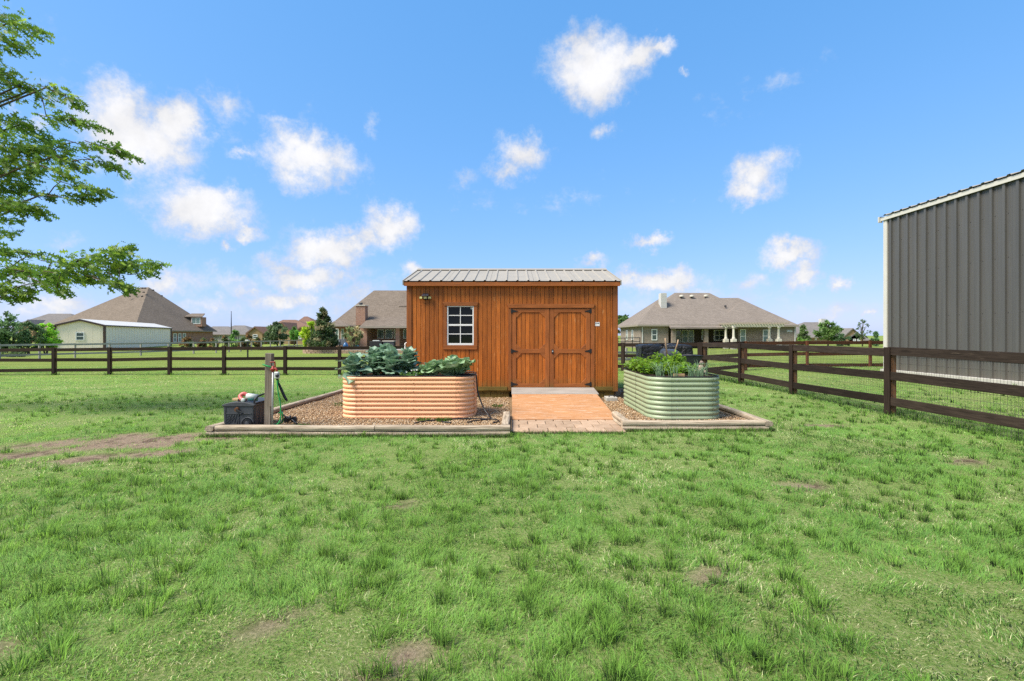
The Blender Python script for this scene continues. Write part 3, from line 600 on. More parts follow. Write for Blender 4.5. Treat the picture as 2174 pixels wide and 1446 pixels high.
def gable(y): return ZT + .02 + (RIDGE - .05 - ZT) * (1 - abs(y - YM) / (SB - SF) * 2)
for X0 in (XL, XR - .016):
    y = SF + .05
    while y < SB - .02:
        y1 = min(y + pitch, SB); MB().prism([(X0, y, ZB), (X0, y1 - GAP, ZB), (X0, y1 - GAP, gable(y1)), (X0, y, gable(y))], (.016, 0, 0)).build('siding_board', 'siding', shed); y = y1
MB().box(XL + .02, XR - .02, SB - .016, SB, ZB, ZT).build('back_wall', 'siding', shed)
for a, b in ((XL - .022, XL + .095), (XR - .095, XR + .022)): B('corner_board', 'trim', shed, a, b, SF - .020, SF - .001, ZB - .02, ZT)
for a, b in ((XL - .022, XL - .002), (XR + .002, XR + .022)): B('corner_board', 'trim', shed, a, b, SF + .001, SF + .09, ZB - .02, ZT)
# skirt below the wall
for a, b in ((XL + .1, sx(1077)), (sx(1262), XR - .1)):
    B('skirt_rail', 'green_wood', shed, a, b, SF - .022, SF - .003, szz(829), szz(821))
xx = XL + .02
while xx < XR - .06:
    x1 = xx + .145
    if x1 < .0 or xx > 1.9: MB().box(xx, min(x1 - .006, XR - .06), SF + .03, SF + .048, .02, ZB - .002).build('skirt_board', 'green_wood_z', shed, bevel=.003)
    xx = x1
for x in (XL + .04, XR - .10): B('foundation_post', 'grey_post', shed, x, x + .09, SF + .06, SF + .15, .0, ZB - .004)
for x in (-1.9, -.6, .6, 1.9): B('skid', 'green_wood', shed, x, x + .09, SF + .2, SB - .1, .02, .198)
# window
win = B('window', 'black', shed, wx0 + .03, wx1 - .03, SF + .052, SF + .056, wz0 + .03, wz1 - .03, 0)
fx0, fx1, fz0, fz1 = sx(949.2), sx(1006), szz(733), szz(649.6); fm = szz(690)
FY0, FY1 = SF - .012, SF + .03
B('frame_side', 'white_vinyl', win, fx0, fx0 + .030, FY0, FY1, fz0, fz1); B('frame_side', 'white_vinyl', win, fx1 - .030, fx1, FY0, FY1, fz0, fz1)
B('frame_sill', 'white_vinyl', win, fx0 + .031, fx1 - .031, FY0, FY1, fz0, fz0 + .045); B('frame_head', 'white_vinyl', win, fx0 + .031, fx1 - .031, FY0, FY1, fz1 - .022, fz1)
B('meeting_rail', 'white_vinyl', win, fx0 + .031, fx1 - .031, FY0 + .004, FY1, fm - .022, fm + .018)
mxm = sx(977.5)
for z0, z1, zm in ((fz0 + .046, fm - .023, szz(709.3)), (fm + .019, fz1 - .023, szz(669.8))):
    B('muntin', 'white_vinyl', win, mxm - .009, mxm + .009, FY0 + .008, FY1 - .012, z0, z1)
    for a, b in ((fx0 + .031, mxm - .010), (mxm + .010, fx1 - .031)):
        B('muntin', 'white_vinyl', win, a, b, FY0 + .009, FY1 - .012, zm - .009, zm + .009)
        for p0, p1 in ((z0, zm - .010), (zm + .010, z1)): MB().box(a + .002, b - .002, FY1 - .008, FY1 - .004, p0 + .001, p1 - .001).build('pane', 'glass', win)
MB().lathe((sx(1000.8), FY1 - .010, szz(654.5)), [(.0001, 0), (.022, 0), (.022, .002), (.0001, .002)], 14, 'y').build('sticker', 'pale_grey', win)
cy0, cy1 = SF - .024, SF - .001
B('window_casing', 'trim', shed, sx(941), fx0 - .003, cy0, cy1, szz(741), szz(650)); B('window_casing', 'trim', shed, fx1 + .003, sx(1013), cy0, cy1, szz(741), szz(650))
B('window_casing', 'trim_x', shed, sx(941) + .004, sx(1013) - .004, cy0 - .003, cy1, szz(742), fz0 - .003)
def header(x0, x1, z0, z1, fl=.035):
    return MB().prism([(x0, cy0 - .012, z0), (x1, cy0 - .012, z0), (x1 + fl, cy0 - .012, z1), (x0 - fl, cy0 - .012, z1)], (0, .034, 0)).build('header_board', 'trim_x', shed, bevel=.003)
header(sx(943), sx(1013), fz1 + .002, szz(641.5)); header(sx(1079.5), sx(1259.5), szz(654), szz(645.5))
# doors
B('door_casing', 'trim', shed, sx(1079), sx(1086.3), cy0, cy1, szz(829), szz(654.3)); B('door_casing', 'trim', shed, sx(1254), sx(1262), cy0, cy1, szz(829), szz(654.3))
MB().box(sx(1087), sx(1253), SF + .03, SF + .05, szz(824), szz(654)).build('door_backing', 'black', shed)
def door(x0, x1, hinge):
    z0, z1 = szz(822.5), szz(655); d = MB().box(x0, x1, SF + .012, SF + .026, z0, z1).build('door', 'black', shed)
    y0, y1 = SF - .016, SF + .0025; st = .098
    xx = x0 + .012
    while xx < x1 - .012:
        b = min(xx + .0995, x1 - .012); MB().box(xx + GAP / 2, b - GAP / 2, SF + .003, SF + .0115, z0 + .01, z1 - .01).build('door_board', 'siding', d, bevel=.002); xx = b
    for a, b in ((x0, x0 + st), (x1 - st, x1)): B('stile', 'trim', d, a, b, y0, y1, z0, z1)
    rails = [(z0, z0 + .088), (szz(749.8), szz(741)), (z1 - .088, z1)]
    for a, b in rails: B('door_rail', 'trim_x', d, x0 + st + .001, x1 - st - .001, y0 + .001, y1, a, b)
    for lo, hi in ((rails[0][1], rails[1][0]), (rails[1][1], rails[2][0])):
        for (cx, s1) in ((x0 + st, 1), (x1 - st, -1)):
            for (cz, s2) in ((lo, 1), (hi, -1)):
                L = .125; MB().prism([(cx + s1 * .001, y0 + .002, cz + s2 * .001), (cx + s1 * L, y0 + .002, cz + s2 * .001), (cx + s1 * .001, y0 + .002, cz + s2 * L)], (0, .016, 0)).build('corner_brace', 'trim_x', d, bevel=.002)
    hx = x0 + .002 if hinge < 0 else x1 - .002; s = -hinge
    for hz in (z0 + .075, (rails[1][0] + rails[1][1]) / 2, z1 - .062):
        h = MB().box(min(hx - s * .028, hx + s * .012), max(hx - s * .028, hx + s * .012), y0 - .0145, y0 - .0085, hz - .048, hz + .048)
        h.prism([(hx + s * .0121, y0 - .0095, hz - .030), (hx + s * .13, y0 - .0095, hz - .006), (hx + s * .13, y0 - .0095, hz + .006), (hx + s * .0121, y0 - .0095, hz + .030)], (0, .006, 0)); h.build('hinge', 'black', d)
    return d
dl = door(sx(1087), sx(1166.6) - .004, -1); dr = door(sx(1166.6) + .004, sx(1253), 1)
lk = MB().box(sx(1171), sx(1174.6), SF - .030, SF - .017, szz(751), szz(742)); lk.build('lock_plate', 'black', dr, bevel=.004); MB().lathe((sx(1173), SF - .050, szz(746)), [(.004, 0), (.017, .002), (.017, .014), (.008, .02)], 12, 'y').build('lock_knob', 'bolt', dr)
# roof
EY = SF - .14; EZ = 2.735; EY2 = SB + .14
RX0, RX1 = -2.475, 2.475
B('fascia', 'trim_x', shed, RX0 + .02, RX1 - .02, EY + .01, EY + .032, EZ - .115, EZ - .022); B('fascia', 'trim_x', shed, RX0 + .02, RX1 - .02, EY2 - .032, EY2 - .01, EZ - .115, EZ - .022)
MB().box(RX0 + .03, RX1 - .03, EY + .033, SF - .021, EZ - .075, EZ - .060).build('soffit', 'trim_x', shed)
def roof_sheet(x0, x1, front):
    ya, yb = (EY, YM) if front else (EY2, YM); za, zb = EZ, RIDGE; prof = []; nr = 4; w = (x1 - x0) / nr
    for i in range(nr):
        c = x0 + w * (i + .5); prof += [(c - w / 2 + .002, 0), (c - .028, 0), (c - .013, .021), (c + .013, .021), (c + .028, 0)]
    prof += [(x1 - .002, 0)]
    rows = []
    for t in (0, .25, .5, .75, 1.0):
        y = ya + (yb - ya) * t; z = za + (zb - za) * t; rows.append([(px_, y, z + h) for px_, h in prof])
    s = MB().grid(rows); return s.build('roof_sheet', 'roof_metal', shed, solid=.0012)
ns = 5; w = (RX1 - RX0) / ns
for fr in (True, False):
    for i in range(ns): roof_sheet(RX0 + i * w, RX0 + (i + 1) * w, fr)
MB().prism([(RX0 - .01, YM - .17, RIDGE - .022), (RX0 - .01, YM, RIDGE + .040), (RX0 - .01, YM + .17, RIDGE - .022), (RX0 - .01, YM, RIDGE + .028)], (RX1 - RX0 + .02, 0, 0)).build('ridge_cap', 'roof_metal', shed)
for X0 in (RX0 - .012, RX1 - .012):
    for ya in (EY, EY2):
        MB().prism([(X0, ya, EZ - .10), (X0, YM, RIDGE - .08), (X0, YM, RIDGE + .022), (X0, ya, EZ + .018)], (.024, 0, 0)).build('rake_trim', 'roof_metal', shed)
MB().prism([(RX0 + .02, EY + .03, EZ - .02), (RX0 + .02, YM, RIDGE - .03), (RX0 + .02, EY2 - .03, EZ - .02)], (RX1 - RX0 - .04, 0, 0)).build('roof_frame', 'green_wood', shed)
# solar light and little plate on the wall
sl = thing('solar_wall_light', 'black three headed solar light with yellow lenses on the shed wall', 'light', (sx(904), SF - .02, szz(632)))
lx, lz = sx(904), szz(632)
MB().box(lx - .05, lx + .05, SF - .05, SF - .001, lz - .05, lz + .03).build('body', 'black_plastic', sl, bevel=.006)
for dxx, rot in ((-.095, .35), (0, 0), (.095, -.35)):
    c = Vector((lx + dxx, SF - .065, lz - .005)); wv_ = Vector((math.cos(rot), -math.sin(rot) * (1 if dxx else 0), 0)); a = c - wv_ * .043; b = c + wv_ * .043
    hd = MB().obox(a, b, .024, .062).build('lamp_head', 'black_plastic', sl, bevel=.004); n_ = Vector((wv_.y, -wv_.x, 0)) * .0135
    MB().obox(c - wv_ * .034 + n_, c + wv_ * .034 + n_, .004, .046).build('lens', 'led', hd)
MB().prism([(lx - .075, SF - .11, lz + .036), (lx + .075, SF - .11, lz + .036), (lx + .062, SF - .005, lz + .088), (lx - .062, SF - .005, lz + .088)], (0, 0, .009)).build('solar_panel', 'solar', sl)
pl = thing('wall_plate', 'small white plate with black lettering on the shed beside the doors', 'sign', (sx(1268), SF, szz(688)))
B('plate', 'white_vinyl', pl, sx(1263.3), sx(1273), SF - .006, SF - .001, szz(692.3), szz(684), .001)
for a, b, z0, z1 in ((1264.6, 1266.2, 685.2, 687.6), (1266.8, 1267.4, 686.2, 686.9), (1268.0, 1269.0, 685.2, 687.6), (1269.4, 1270.3, 685.2, 687.6), (1270.7, 1271.6, 685.2, 687.6)):
    MB().box(sx(a), sx(b), SF - .0078, SF - .0062, szz(z1), szz(z0)).build('lettering', 'black', pl)
# ------------------------------------------------------------------ foliage helpers
SHAPES = {'diamond': (np.array([(0, 0, 0), (.45, .5, .08), (1, 0, -.06), (.45, -.5, .08)]), np.array([(0, 2, 1), (0, 3, 2)])),
          'leaf': (np.array([(0, 0, 0), (.3, .42, .06), (.7, .36, .05), (1, 0, -.08), (.7, -.36, .05), (.3, -.42, .06), (.5, 0, 0)]), np.array([(0, 6, 1), (1, 6, 2), (2, 6, 3), (0, 5, 6), (5, 4, 6), (4, 3, 6)]))}
_o = [(0, 0), (.18, .10), (.22, .40), (.33, .12), (.46, .14), (.55, .52), (.63, .13), (.76, .12), (.86, .34), (.88, .10), (1.0, 0)]
_ov = [(x, 0, 0) for x in (0, .33, .63, .88, 1.0)] + [(x, y, .12 * abs(y)) for x, y in _o[1:-1]] + [(x, -y, .12 * abs(y)) for x, y in _o[1:-1]]
_of = []
for s_ in (0, 1):
    b = 5 + 9 * s_; _t = [(0, 1, b), (b, 1, b + 1), (b + 1, 1, b + 2), (1, 2, b + 2), (b + 2, 2, b + 3), (b + 3, 2, b + 4), (b + 4, 2, b + 5), (2, 3, b + 5), (b + 5, 3, b + 6), (b + 6, 3, b + 7), (b + 7, 3, b + 8), (3, 4, b + 8)]
    _of += [t if s_ else t[::-1] for t in _t]
SHAPES['oak'] = (np.array(_ov), np.array(_of))
def norm(a): return a / np.maximum(np.linalg.norm(a, axis=1, keepdims=True), 1e-6)
def leaves_mesh(name, P, D, L, Wd, C, shape='diamond', m='leafcol', up=None, upw=.6):
    n = len(P); sv, sf = SHAPES[shape]; D = norm(D); U = rng.normal(0, 1, (n, 3)) * (1 - upw) + (np.array([0, 0, 1.]) if up is None else up) * upw
    S = norm(np.cross(U, D)); N = np.cross(D, S); L = np.broadcast_to(L, (n,))[:, None, None]; Wd = np.broadcast_to(Wd, (n,))[:, None, None]
    V = P[:, None] + D[:, None] * sv[None, :, 0:1] * L + S[:, None] * sv[None, :, 1:2] * Wd + N[:, None] * sv[None, :, 2:3] * L
    F = (sf[None] + (np.arange(n) * len(sv))[:, None, None]).reshape(-1, 3)
    return np_mesh(name, V.reshape(-1, 3), [F], 3, m, np.repeat(C, len(sv), 0))
def rdir(n): return norm(rng.normal(0, 1, (n, 3)))

# ------------------------------------------------------------------ corrugated raised beds
def rrect(x0, x1, y0, y1, r, step=.04):
    out = []
    def line(ax, ay, bx, by, nx_, ny_, tagk):
        n = max(2, int(math.hypot(bx - ax, by - ay) / .09))
        for i in range(n): t = i / n; out.append((ax + (bx - ax) * t, ay + (by - ay) * t, nx_, ny_))
    def arc(cx, cy, a0):
        n = 12
        for i in range(n): a = a0 + math.pi / 2 * i / n; out.append((cx + r * math.cos(a), cy + r * math.sin(a), math.cos(a), math.sin(a)))
    line(x0 + r, y0, x1 - r, y0, 0, -1, 0); arc(x1 - r, y0 + r, -math.pi / 2); line(x1, y0 + r, x1, y1 - r, 1, 0, 0); arc(x1 - r, y1 - r, 0)
    line(x1 - r, y1, x0 + r, y1, 0, 1, 0); arc(x0 + r, y1 - r, math.pi / 2); line(x0, y1 - r, x0, y0 + r, -1, 0, 0); arc(x0 + r, y0 + r, math.pi)
    return out
def planter(label, x0, x1, y0, y1, z0, h, r, ribs, m, boltm, npan, rim_m):
    pl = thing('raised_planter', label, 'planter', ((x0 + x1) / 2, (y0 + y1) / 2, z0), 'corrugated raised planters')
    P = rrect(x0, x1, y0, y1, r); n = len(P); nz = ribs * 10; A = .0125
    prof = [(h * i / nz, A * (2 * abs(math.sin(math.pi * ribs * i / nz)) ** .75 - 1)) for i in range(nz + 1)]
    cuts = [int(round(n * i / npan)) for i in range(npan + 1)]
    for c in range(npan):
        idx = [i % n for i in range(cuts[c], cuts[c + 1] + 1)]; extra = .0038 * (c % 2)
        rows = [[(P[i][0] + P[i][2] * (o + extra), P[i][1] + P[i][3] * (o + extra), z0 + zz) for i in idx] for zz, o in prof]
        pn = MB().grid(rows).build('panel', m, pl, smooth=True)
        i = idx[1]; mbb = MB()
        for q in range(0, ribs, 2):
            zz = h * (q + .5) / ribs; cx, cy = P[i][0] + P[i][2] * (A + .003), P[i][1] + P[i][3] * (A + .003)
            d = Vector((P[i][2], P[i][3], 0)); mbb.tube([Vector((cx, cy, z0 + zz)), Vector((cx, cy, z0 + zz)) + d * .004, Vector((cx, cy, z0 + zz)) + d * .006], [.010, .010, .006], 7)
        mbb.build('bolts', boltm, pn)['kind'] = 'stuff'
    rim = [(p[0] - p[2] * .004, p[1] - p[3] * .004, z0 + h + .004) for p in P]; rim.append(rim[0]); rim.append(rim[1])
    MB().tube(rim, .010, 6, False).build('rim', rim_m, pl, smooth=True)
    zs = z0 + h - .03; c = ((x0 + x1) / 2, (y0 + y1) / 2); sp = MB(); m_ = [(p[0] - p[2] * .02, p[1] - p[3] * .02) for p in P]
    rings = [[(c[0] + (a - c[0]) * t, c[1] + (b - c[1]) * t, zs + .035 * (float(vnoise(a * t * 3, b * t * 3, .3, 3)) - .5)) for a, b in m_ + [m_[0]]] for t in (1, .8, .6, .4, .2, .02)]
    sp.grid(rings); sp.build('soil', 'soil', pl, smooth=True)
    return pl
GZ0 = GRAV - .012
CX0, CX1, CY0, CY1 = -2.975, -.665, 8.24, 9.30; CH = .735
planter('long peach coloured corrugated raised planter holding dark leafy greens', CX0, CX1, CY0, CY1, GZ0, CH, .30, 10, 'copper', 'bolt_dark', 10, 'black_hose')
QX0, QX1, QY0, QY1 = 2.345, 3.60, 8.10, 10.35; QH = .735
planter('sage green corrugated raised planter holding bright leaves and onions', QX0, QX1, QY0, QY1, GZ0, QH, .34, 9, 'sage', 'bolt', 10, 'black_hose')

# ------------------------------------------------------------------ vegetables
def big_leaf_mesh(name, Wd, ruf, curl, base, rib, seed, stalk=.22):
    r = random.Random(seed); nl, nw = 13, 9; V = []; C = []; ph = r.random() * 6
    for i in range(nl):
        t = i / (nl - 1)
        if t < stalk: w = .020 + .02 * t
        else:
            u = (t - stalk) / (1 - stalk); w = Wd * .5 * (max(0, math.sin(math.pi * min(1, u ** .75 * .97 + .03))) ** .62) * (1 + .16 * math.sin(u * 19 + ph))
        xx = t; zz = .10 * math.sin(t * 2.2) - curl * t * t
        for j in range(nw):
            s = (j / (nw - 1)) * 2 - 1; e = abs(s) ** 2; rf = ruf * e * math.sin(t * 17 + s * 3 + ph) * (1 if t > stalk else .1)
            V.append((xx + .05 * rf, s * w, zz + .28 * w * abs(s) ** 1.5 + rf * .5 + (.012 if abs(s) < .1 else 0)))
            k_ = 1 if abs(s) < .14 else 0; vein = .32 if (t > stalk and (i % 2 == 0)) else 0; mixv = max(k_ * .85, vein * (1 - abs(s)))
            C.append([base[q] * (1 - mixv) + rib[q] * mixv for q in range(3)])
    F = [(i * nw + j, i * nw + j + 1, (i + 1) * nw + j + 1, (i + 1) * nw + j) for i in range(nl - 1) for j in range(nw - 1)]
    return np_mesh(name, np.array(V), [np.array(F)], 4, 'waxy', np.array(C), True)
kk = NT('waxy_leaf'); a = kk.n('ShaderNodeAttribute', attribute_name='col'); col = kk.vary(a.outputs['Color'], .7, 1.3); nn = kk.noise(kk.coord(), 14, 5); col = kk.mix(kk.rng(nn, .35, .75, 0, .35), col, (.24, .33, .25, 1)); kk.done(col, .42, .45)
tr_ = kk.n('ShaderNodeBsdfTranslucent'); kk.l(col, tr_.inputs[0]); mx_ = kk.n('ShaderNodeMixShader'); mx_.inputs[0].default_value = .18; kk.l(kk.b.outputs[0], mx_.inputs[1]); kk.l(tr_.outputs[0], mx_.inputs[2]); kk.l(mx_.outputs[0], kk.out.inputs[0]); M['waxy'] = kk.m
BRO = [big_leaf_mesh('broccoli_leaf', .84, .13, .18 + .14 * i, (.225, .36, .23), (.54, .64, .50), i, .16) for i in range(4)]
CAB = [big_leaf_mesh('cabbage_leaf', 1.05, .22, .0 + .14 * i, (.30, .46, .21), (.60, .68, .48), 20 + i, .06) for i in range(4)]
def veg(name, label, cat, loc, meshes, n, L, el0, el1, group, seed, stem=0., tw=.15, rise=.02):
    r = random.Random(seed); t = thing(name, label, cat, loc, group)
    if stem: MB().tube([Vector(loc), Vector(loc) + Vector((0, 0, stem))], [.022, .016], 7).build('stem', 'stalk', t, smooth=True)
    for i in range(n):
        f = i / max(1, n - 1); o = obj_from(r.choice(meshes), 'leaf', t); el = R(el1 + (el0 - el1) * f + r.uniform(-9, 9)); phi = i * 2.399 + r.uniform(-.35, .35); s = L * (1 - .35 * f) * r.uniform(.8, 1.15)
        o.matrix_local = Matrix.Translation((0, 0, stem * (.25 + .75 * f) + rise * i * .3)) @ Matrix.Rotation(phi, 4, 'Z') @ Matrix.Rotation(-el, 4, 'Y') @ Matrix.Rotation(r.uniform(-tw, tw) * 2, 4, 'X') @ Matrix.Scale(s, 4)
    return t
M['stalk'] = plain('pale_green_stalk', (.16, .24, .11), .5, .3)
zc = GZ0 + CH - .07
BG = 'broccoli plants in the peach planter'
for i, (x, y, L, st, n, lab) in enumerate([(-2.82, 8.56, .43, .12, 12, 'broccoli plant spilling over the left end of the peach planter'), (-2.52, 8.78, .44, .20, 16, 'broccoli plant second from the left end of the peach planter'),
        (-2.16, 8.60, .42, .18, 17, 'tall broccoli plant in the middle of the dark leafy mass'), (-1.93, 8.95, .42, .20, 14, 'broccoli plant reaching over towards the shed corner'), (-2.40, 9.10, .44, .27, 13, 'broccoli plant at the back of the peach planter')]):
    veg('broccoli_plant', lab, 'vegetable', (x, y, zc), BRO, n + 12, L * .88, 84, 10, BG, 100 + i, st)
for i, (x, y, L, n, lab) in enumerate([(-1.45, 8.62, .32, 15, 'pale cabbage beside the strawberry clump in the peach planter'), (-1.02, 8.66, .42, 18, 'large open cabbage at the right end of the peach planter'), (-1.22, 9.02, .34, 14, 'cabbage at the back of the peach planter nearest the shed')]):
    veg('cabbage_plant', lab, 'vegetable', (x, y, zc + .01), CAB, n, L * 1.12, 74, 34, 'cabbages in the peach planter', 140 + i, .06, .2, .004)
def leafy(name, label, cat, loc, pts, D, L, Wd, col, shape, group=None, stems=None, stem_m='stalk', stem_r=.004):
    t = thing(name, label, cat, loc, group); loc = np.array(loc)
    n = len(pts); C = np.array(col) * rng.uniform(.65, 1.4, (n, 1)) * (1 + rng.normal(0, .08, (n, 3)))
    obj_from(leaves_mesh('foliage', pts - loc, D, L, Wd, np.clip(C, 0, 1), shape), 'foliage', t)
    if stems:
        mb = MB()
        for s in stems: mb.tube(s, stem_r, 5)
        mb.build('stems', stem_m, t)['kind'] = 'stuff'
    return t
def herb(label, cat, x, y, z, rad, hgt, n, ls, col, group, name, ns=9):
    stems = []; P = []; D = []
    for i in range(ns):
        a = random.uniform(0, 6.28); q = rad * math.sqrt(random.random()); h = hgt * random.uniform(.7, 1.1) * (1 - .35 * q / rad)
        p0 = Vector((x + math.cos(a) * q * .4, y + math.sin(a) * q * .4, z)); p2 = Vector((x + math.cos(a) * q, y + math.sin(a) * q, z + h)); p1 = p0.lerp(p2, .5) + Vector((0, 0, h * .1)); stems.append([p0, p1, p2])
        for _ in range(n // ns):
            t = random.uniform(.3, 1.05); c = p0.lerp(p2, min(t, 1)); d = Vector((random.gauss(0, 1), random.gauss(0, 1), random.uniform(-.3, .6))).normalized(); P.append(c + d * random.uniform(.01, .07)); D.append(d)
    return leafy(name, label, cat, (x, y, z), np.array([tuple(p) for p in P]), np.array([tuple(d) for d in D]), rng.uniform(.6, 1.2, len(P)) * ls, rng.uniform(.6, 1.1, len(P)) * ls * .8, col, 'leaf', group, stems)
herb('bright green leafy shoot rising behind the broccoli', 'herb', -2.33, 9.0, zc, .13, .58, 170, .05, (.13, .27, .035), None, 'celery_plant', 8)
sb = herb('small strawberry clump with white flowers between broccoli and cabbage', 'herb', -1.76, 8.42, zc, .16, .17, 150, .055, (.12, .23, .045), None, 'strawberry_plant', 9)
for i in range(9):
    p = Vector((-1.76 + random.uniform(-.15, .15), 8.36 + random.uniform(-.08, .05), zc + random.uniform(.08, .19))); mb = MB()
    for q in range(5):
        a = q * 1.2566; mb.add([p, p + Vector((math.cos(a - .4) * .012, -.004, math.sin(a - .4) * .012)), p + Vector((math.cos(a) * .018, -.007, math.sin(a) * .018)), p + Vector((math.cos(a + .4) * .012, -.004, math.sin(a + .4) * .012))], [(0, 1, 2, 3)])
    mb.build('flower', 'petal', sb)
zq = GZ0 + QH - .05
PG = 'potato plants in the sage planter'
pot = [(2.60, 10.05, .24, .22, 'potato plant at the far left corner of the sage planter'), (2.62, 9.55, .25, .25, 'potato plant along the left rim of the sage planter near its middle'), (2.66, 9.05, .24, .20, 'potato plant at the left rim just behind the onions'), (3.02, 10.0, .25, .30, 'tall potato plant at the far end of the sage planter below the timber handles'),
       (3.04, 9.5, .26, .24, 'potato plant in the very middle of the sage planter'), (3.02, 9.0, .24, .17, 'low potato plant in the middle behind the wood offcut'), (3.36, 9.95, .22, .36, 'tallest potato plant at the far right of the sage planter'), (3.36, 9.4, .20, .18, 'potato plant along the right rim of the sage planter')]
for i, (x, y, r_, h_, lab) in enumerate(pot): herb(lab, 'vegetable', x, y, zq, r_ * 1.1, h_ * 1.25, 560, .068, (.20, .34, .03), PG, 'potato_plant', 15)
def onion(label, x, y, n, seed, L=.34):
    r = random.Random(seed); t = thing('onion_clump', label, 'vegetable', (x, y, zq), 'onion clumps in the sage planter'); mb = MB()
    for i in range(n):
        a = r.uniform(0, 6.28); q = r.uniform(0, .11); p = Vector((x + q * math.cos(a), y + q * math.sin(a), zq)); b = r.uniform(0, 6.28); l = L * r.uniform(.5, 1.1); bend = r.uniform(.1, .75)
        d = Vector((math.cos(b), math.sin(b), 0)); mb.tube([p, p + Vector((0, 0, l * .45)) + d * l * bend * .15, p + Vector((0, 0, l * .75)) + d * l * bend * .5, p + Vector((0, 0, l * (.95 - bend * .4))) + d * l * bend], [.0042, .004, .003, .001], 4, False)
    mb.build('blades', 'onion', t, smooth=True)['kind'] = 'stuff'
M['onion'] = plain('blue_green_onion_leaf', (.15, .25, .13), .45, .4, var=.3, nscale=20)
for i, (x, y, n, lab) in enumerate([(2.66, 8.62, 22, 'leftmost onion clump behind the near rim of the sage planter'), (2.86, 8.42, 16, 'onion clump just left of the wood offcut'), (3.12, 8.36, 22, 'onion clump just right of the wood offcut'), (3.30, 8.50, 24, 'dense onion clump near the right end of the sage planter'), (3.46, 8.72, 16, 'rightmost onion clump leaning over the sage planter rim')]): onion(lab, x, y, n, 60 + i)
tag(B('wood_offcut', 'raw_pine', None, 2.86, 3.06, 8.50, 8.53, zq - .04, zq + .075, .004), 'short brown board standing among the onions', 'board')

# ------------------------------------------------------------------ hydrant post, hose box and other small things at left
PYY = 7.47
px_ = lambda p: WX(p, PYY); pz_ = lambda p: WZ(p, PYY)
post = thing('hydrant_post', 'grey weathered timber post carrying the red yard hydrant', 'post', (px_(568), PYY, GRAV))
def post_x(z): return px_(560.5) + (z - GRAV) * .014
MB().prism([(post_x(.02), PYY, .02), (post_x(.02) + .098, PYY, .02), (post_x(1.22) + .098, PYY, pz_(751)), (post_x(1.22), PYY, pz_(750))], (0, .098, 0)).build('post_timber', 'grey_post', post, bevel=.004)
B('short_board', 'grey_post', post, post_x(.9) + .083, post_x(.9) + .123, PYY - .016, PYY + .02, pz_(863), pz_(786), .003)
hyd = thing('yard_hydrant', 'red frost free yard hydrant head on a grey pipe', 'hydrant', (px_(581), PYY - .02, GRAV))
hx, hy = px_(582), PYY - .035
MB().tube([(hx - .012, hy, .02), (hx, hy, pz_(788))], .0145, 10).build('pipe', 'galv', hyd, smooth=True)
MB().lathe((hx, hy, pz_(789)), [(.019, 0), (.026, .006), (.026, .03), (.034, .034), (.034, .048), (.022, .056), (.020, .085), (.012, .09)], 12).build('head', 'red_paint', hyd, smooth=True)
MB().tube([(hx + .01, hy, pz_(783)), (hx + .045, hy - .01, pz_(781.5)), (hx + .062, hy - .012, pz_(785)), (hx + .066, hy - .012, pz_(790))], [.017, .016, .016, .018], 9).build('spout', 'red_paint', hyd, smooth=True)
MB().obox((hx - .042, hy, pz_(786)), (hx - .042, hy, pz_(769.5)), .016, .022).obox((hx - .046, hy, pz_(769)), (hx + .036, hy, pz_(768)), .018, .018).obox((hx + .030, hy, pz_(769)), (hx + .034, hy, pz_(779)), .014, .02).obox((hx - .046, hy, pz_(785)), (hx + .02, hy, pz_(783)), .018, .02).build('lever', 'red_paint', hyd, bevel=.004)
MB().tube([(hx, hy, pz_(782)), (hx + .005, hy, pz_(770))], .007, 8).build('rod', 'bolt', hyd)
tm = thing('hose_timer', 'grey and black hose timer hanging below the red spout', 'timer', (hx + .068, hy - .02, pz_(795)))
tx_ = px_(593.5)
MB().tube([(hx + .066, hy - .012, pz_(790)), (hx + .068, hy - .012, pz_(806.5))], [.017, .014], 9).build('coupling', 'black_plastic', tm, smooth=True)
MB().obox((tx_, hy - .055, pz_(788.5)), (tx_ + .006, hy - .055, pz_(803)), .072, .05, (0, 1, 0)).build('case', 'pale_grey', tm, bevel=.012); MB().lathe((tx_ + .02, hy - .092, pz_(796.5)), [(.006, 0), (.026, .002), (.028, .012)], 14, 'y').build('dial', 'black_plastic', tm, smooth=True)
gh = smooth_path([(hx + .068, hy - .012, pz_(805)), (px_(594), hy - .02, pz_(830)), (px_(599), hy - .02, pz_(858)), (px_(600), hy - .03, pz_(885)), (px_(597), hy - .05, pz_(896)), (px_(589), hy - .06, GRAV + .02), (px_(575), hy - .02, GRAV + .015), (px_(572), hy + .15, GRAV + .02), (px_(588), hy + .2, GRAV + .05), (px_(598), hy + .06, pz_(880)), (px_(590), hy + .16, pz_(878)), (px_(577), hy + .25, pz_(882))])
tag(MB().tube(gh, .0105, 8).build('garden_hose', 'green_hose', None, smooth=True), 'green garden hose dropping from the timer to the gravel', 'hose')
tag(MB().tube(smooth_path([(px_(560), PYY - .03, pz_(773.5)), (px_(567), PYY - .035, pz_(776)), (px_(575), PYY - .03, pz_(778.5)), (px_(585), PYY + .02, pz_(783)), (px_(585), PYY + .06, pz_(800)), (px_(585.5), PYY + .09, pz_(812))]), .0125, 8).build('hose_loop', 'green_hose', None, smooth=True), 'short green hose wrapped round the top of the grey post', 'hose')
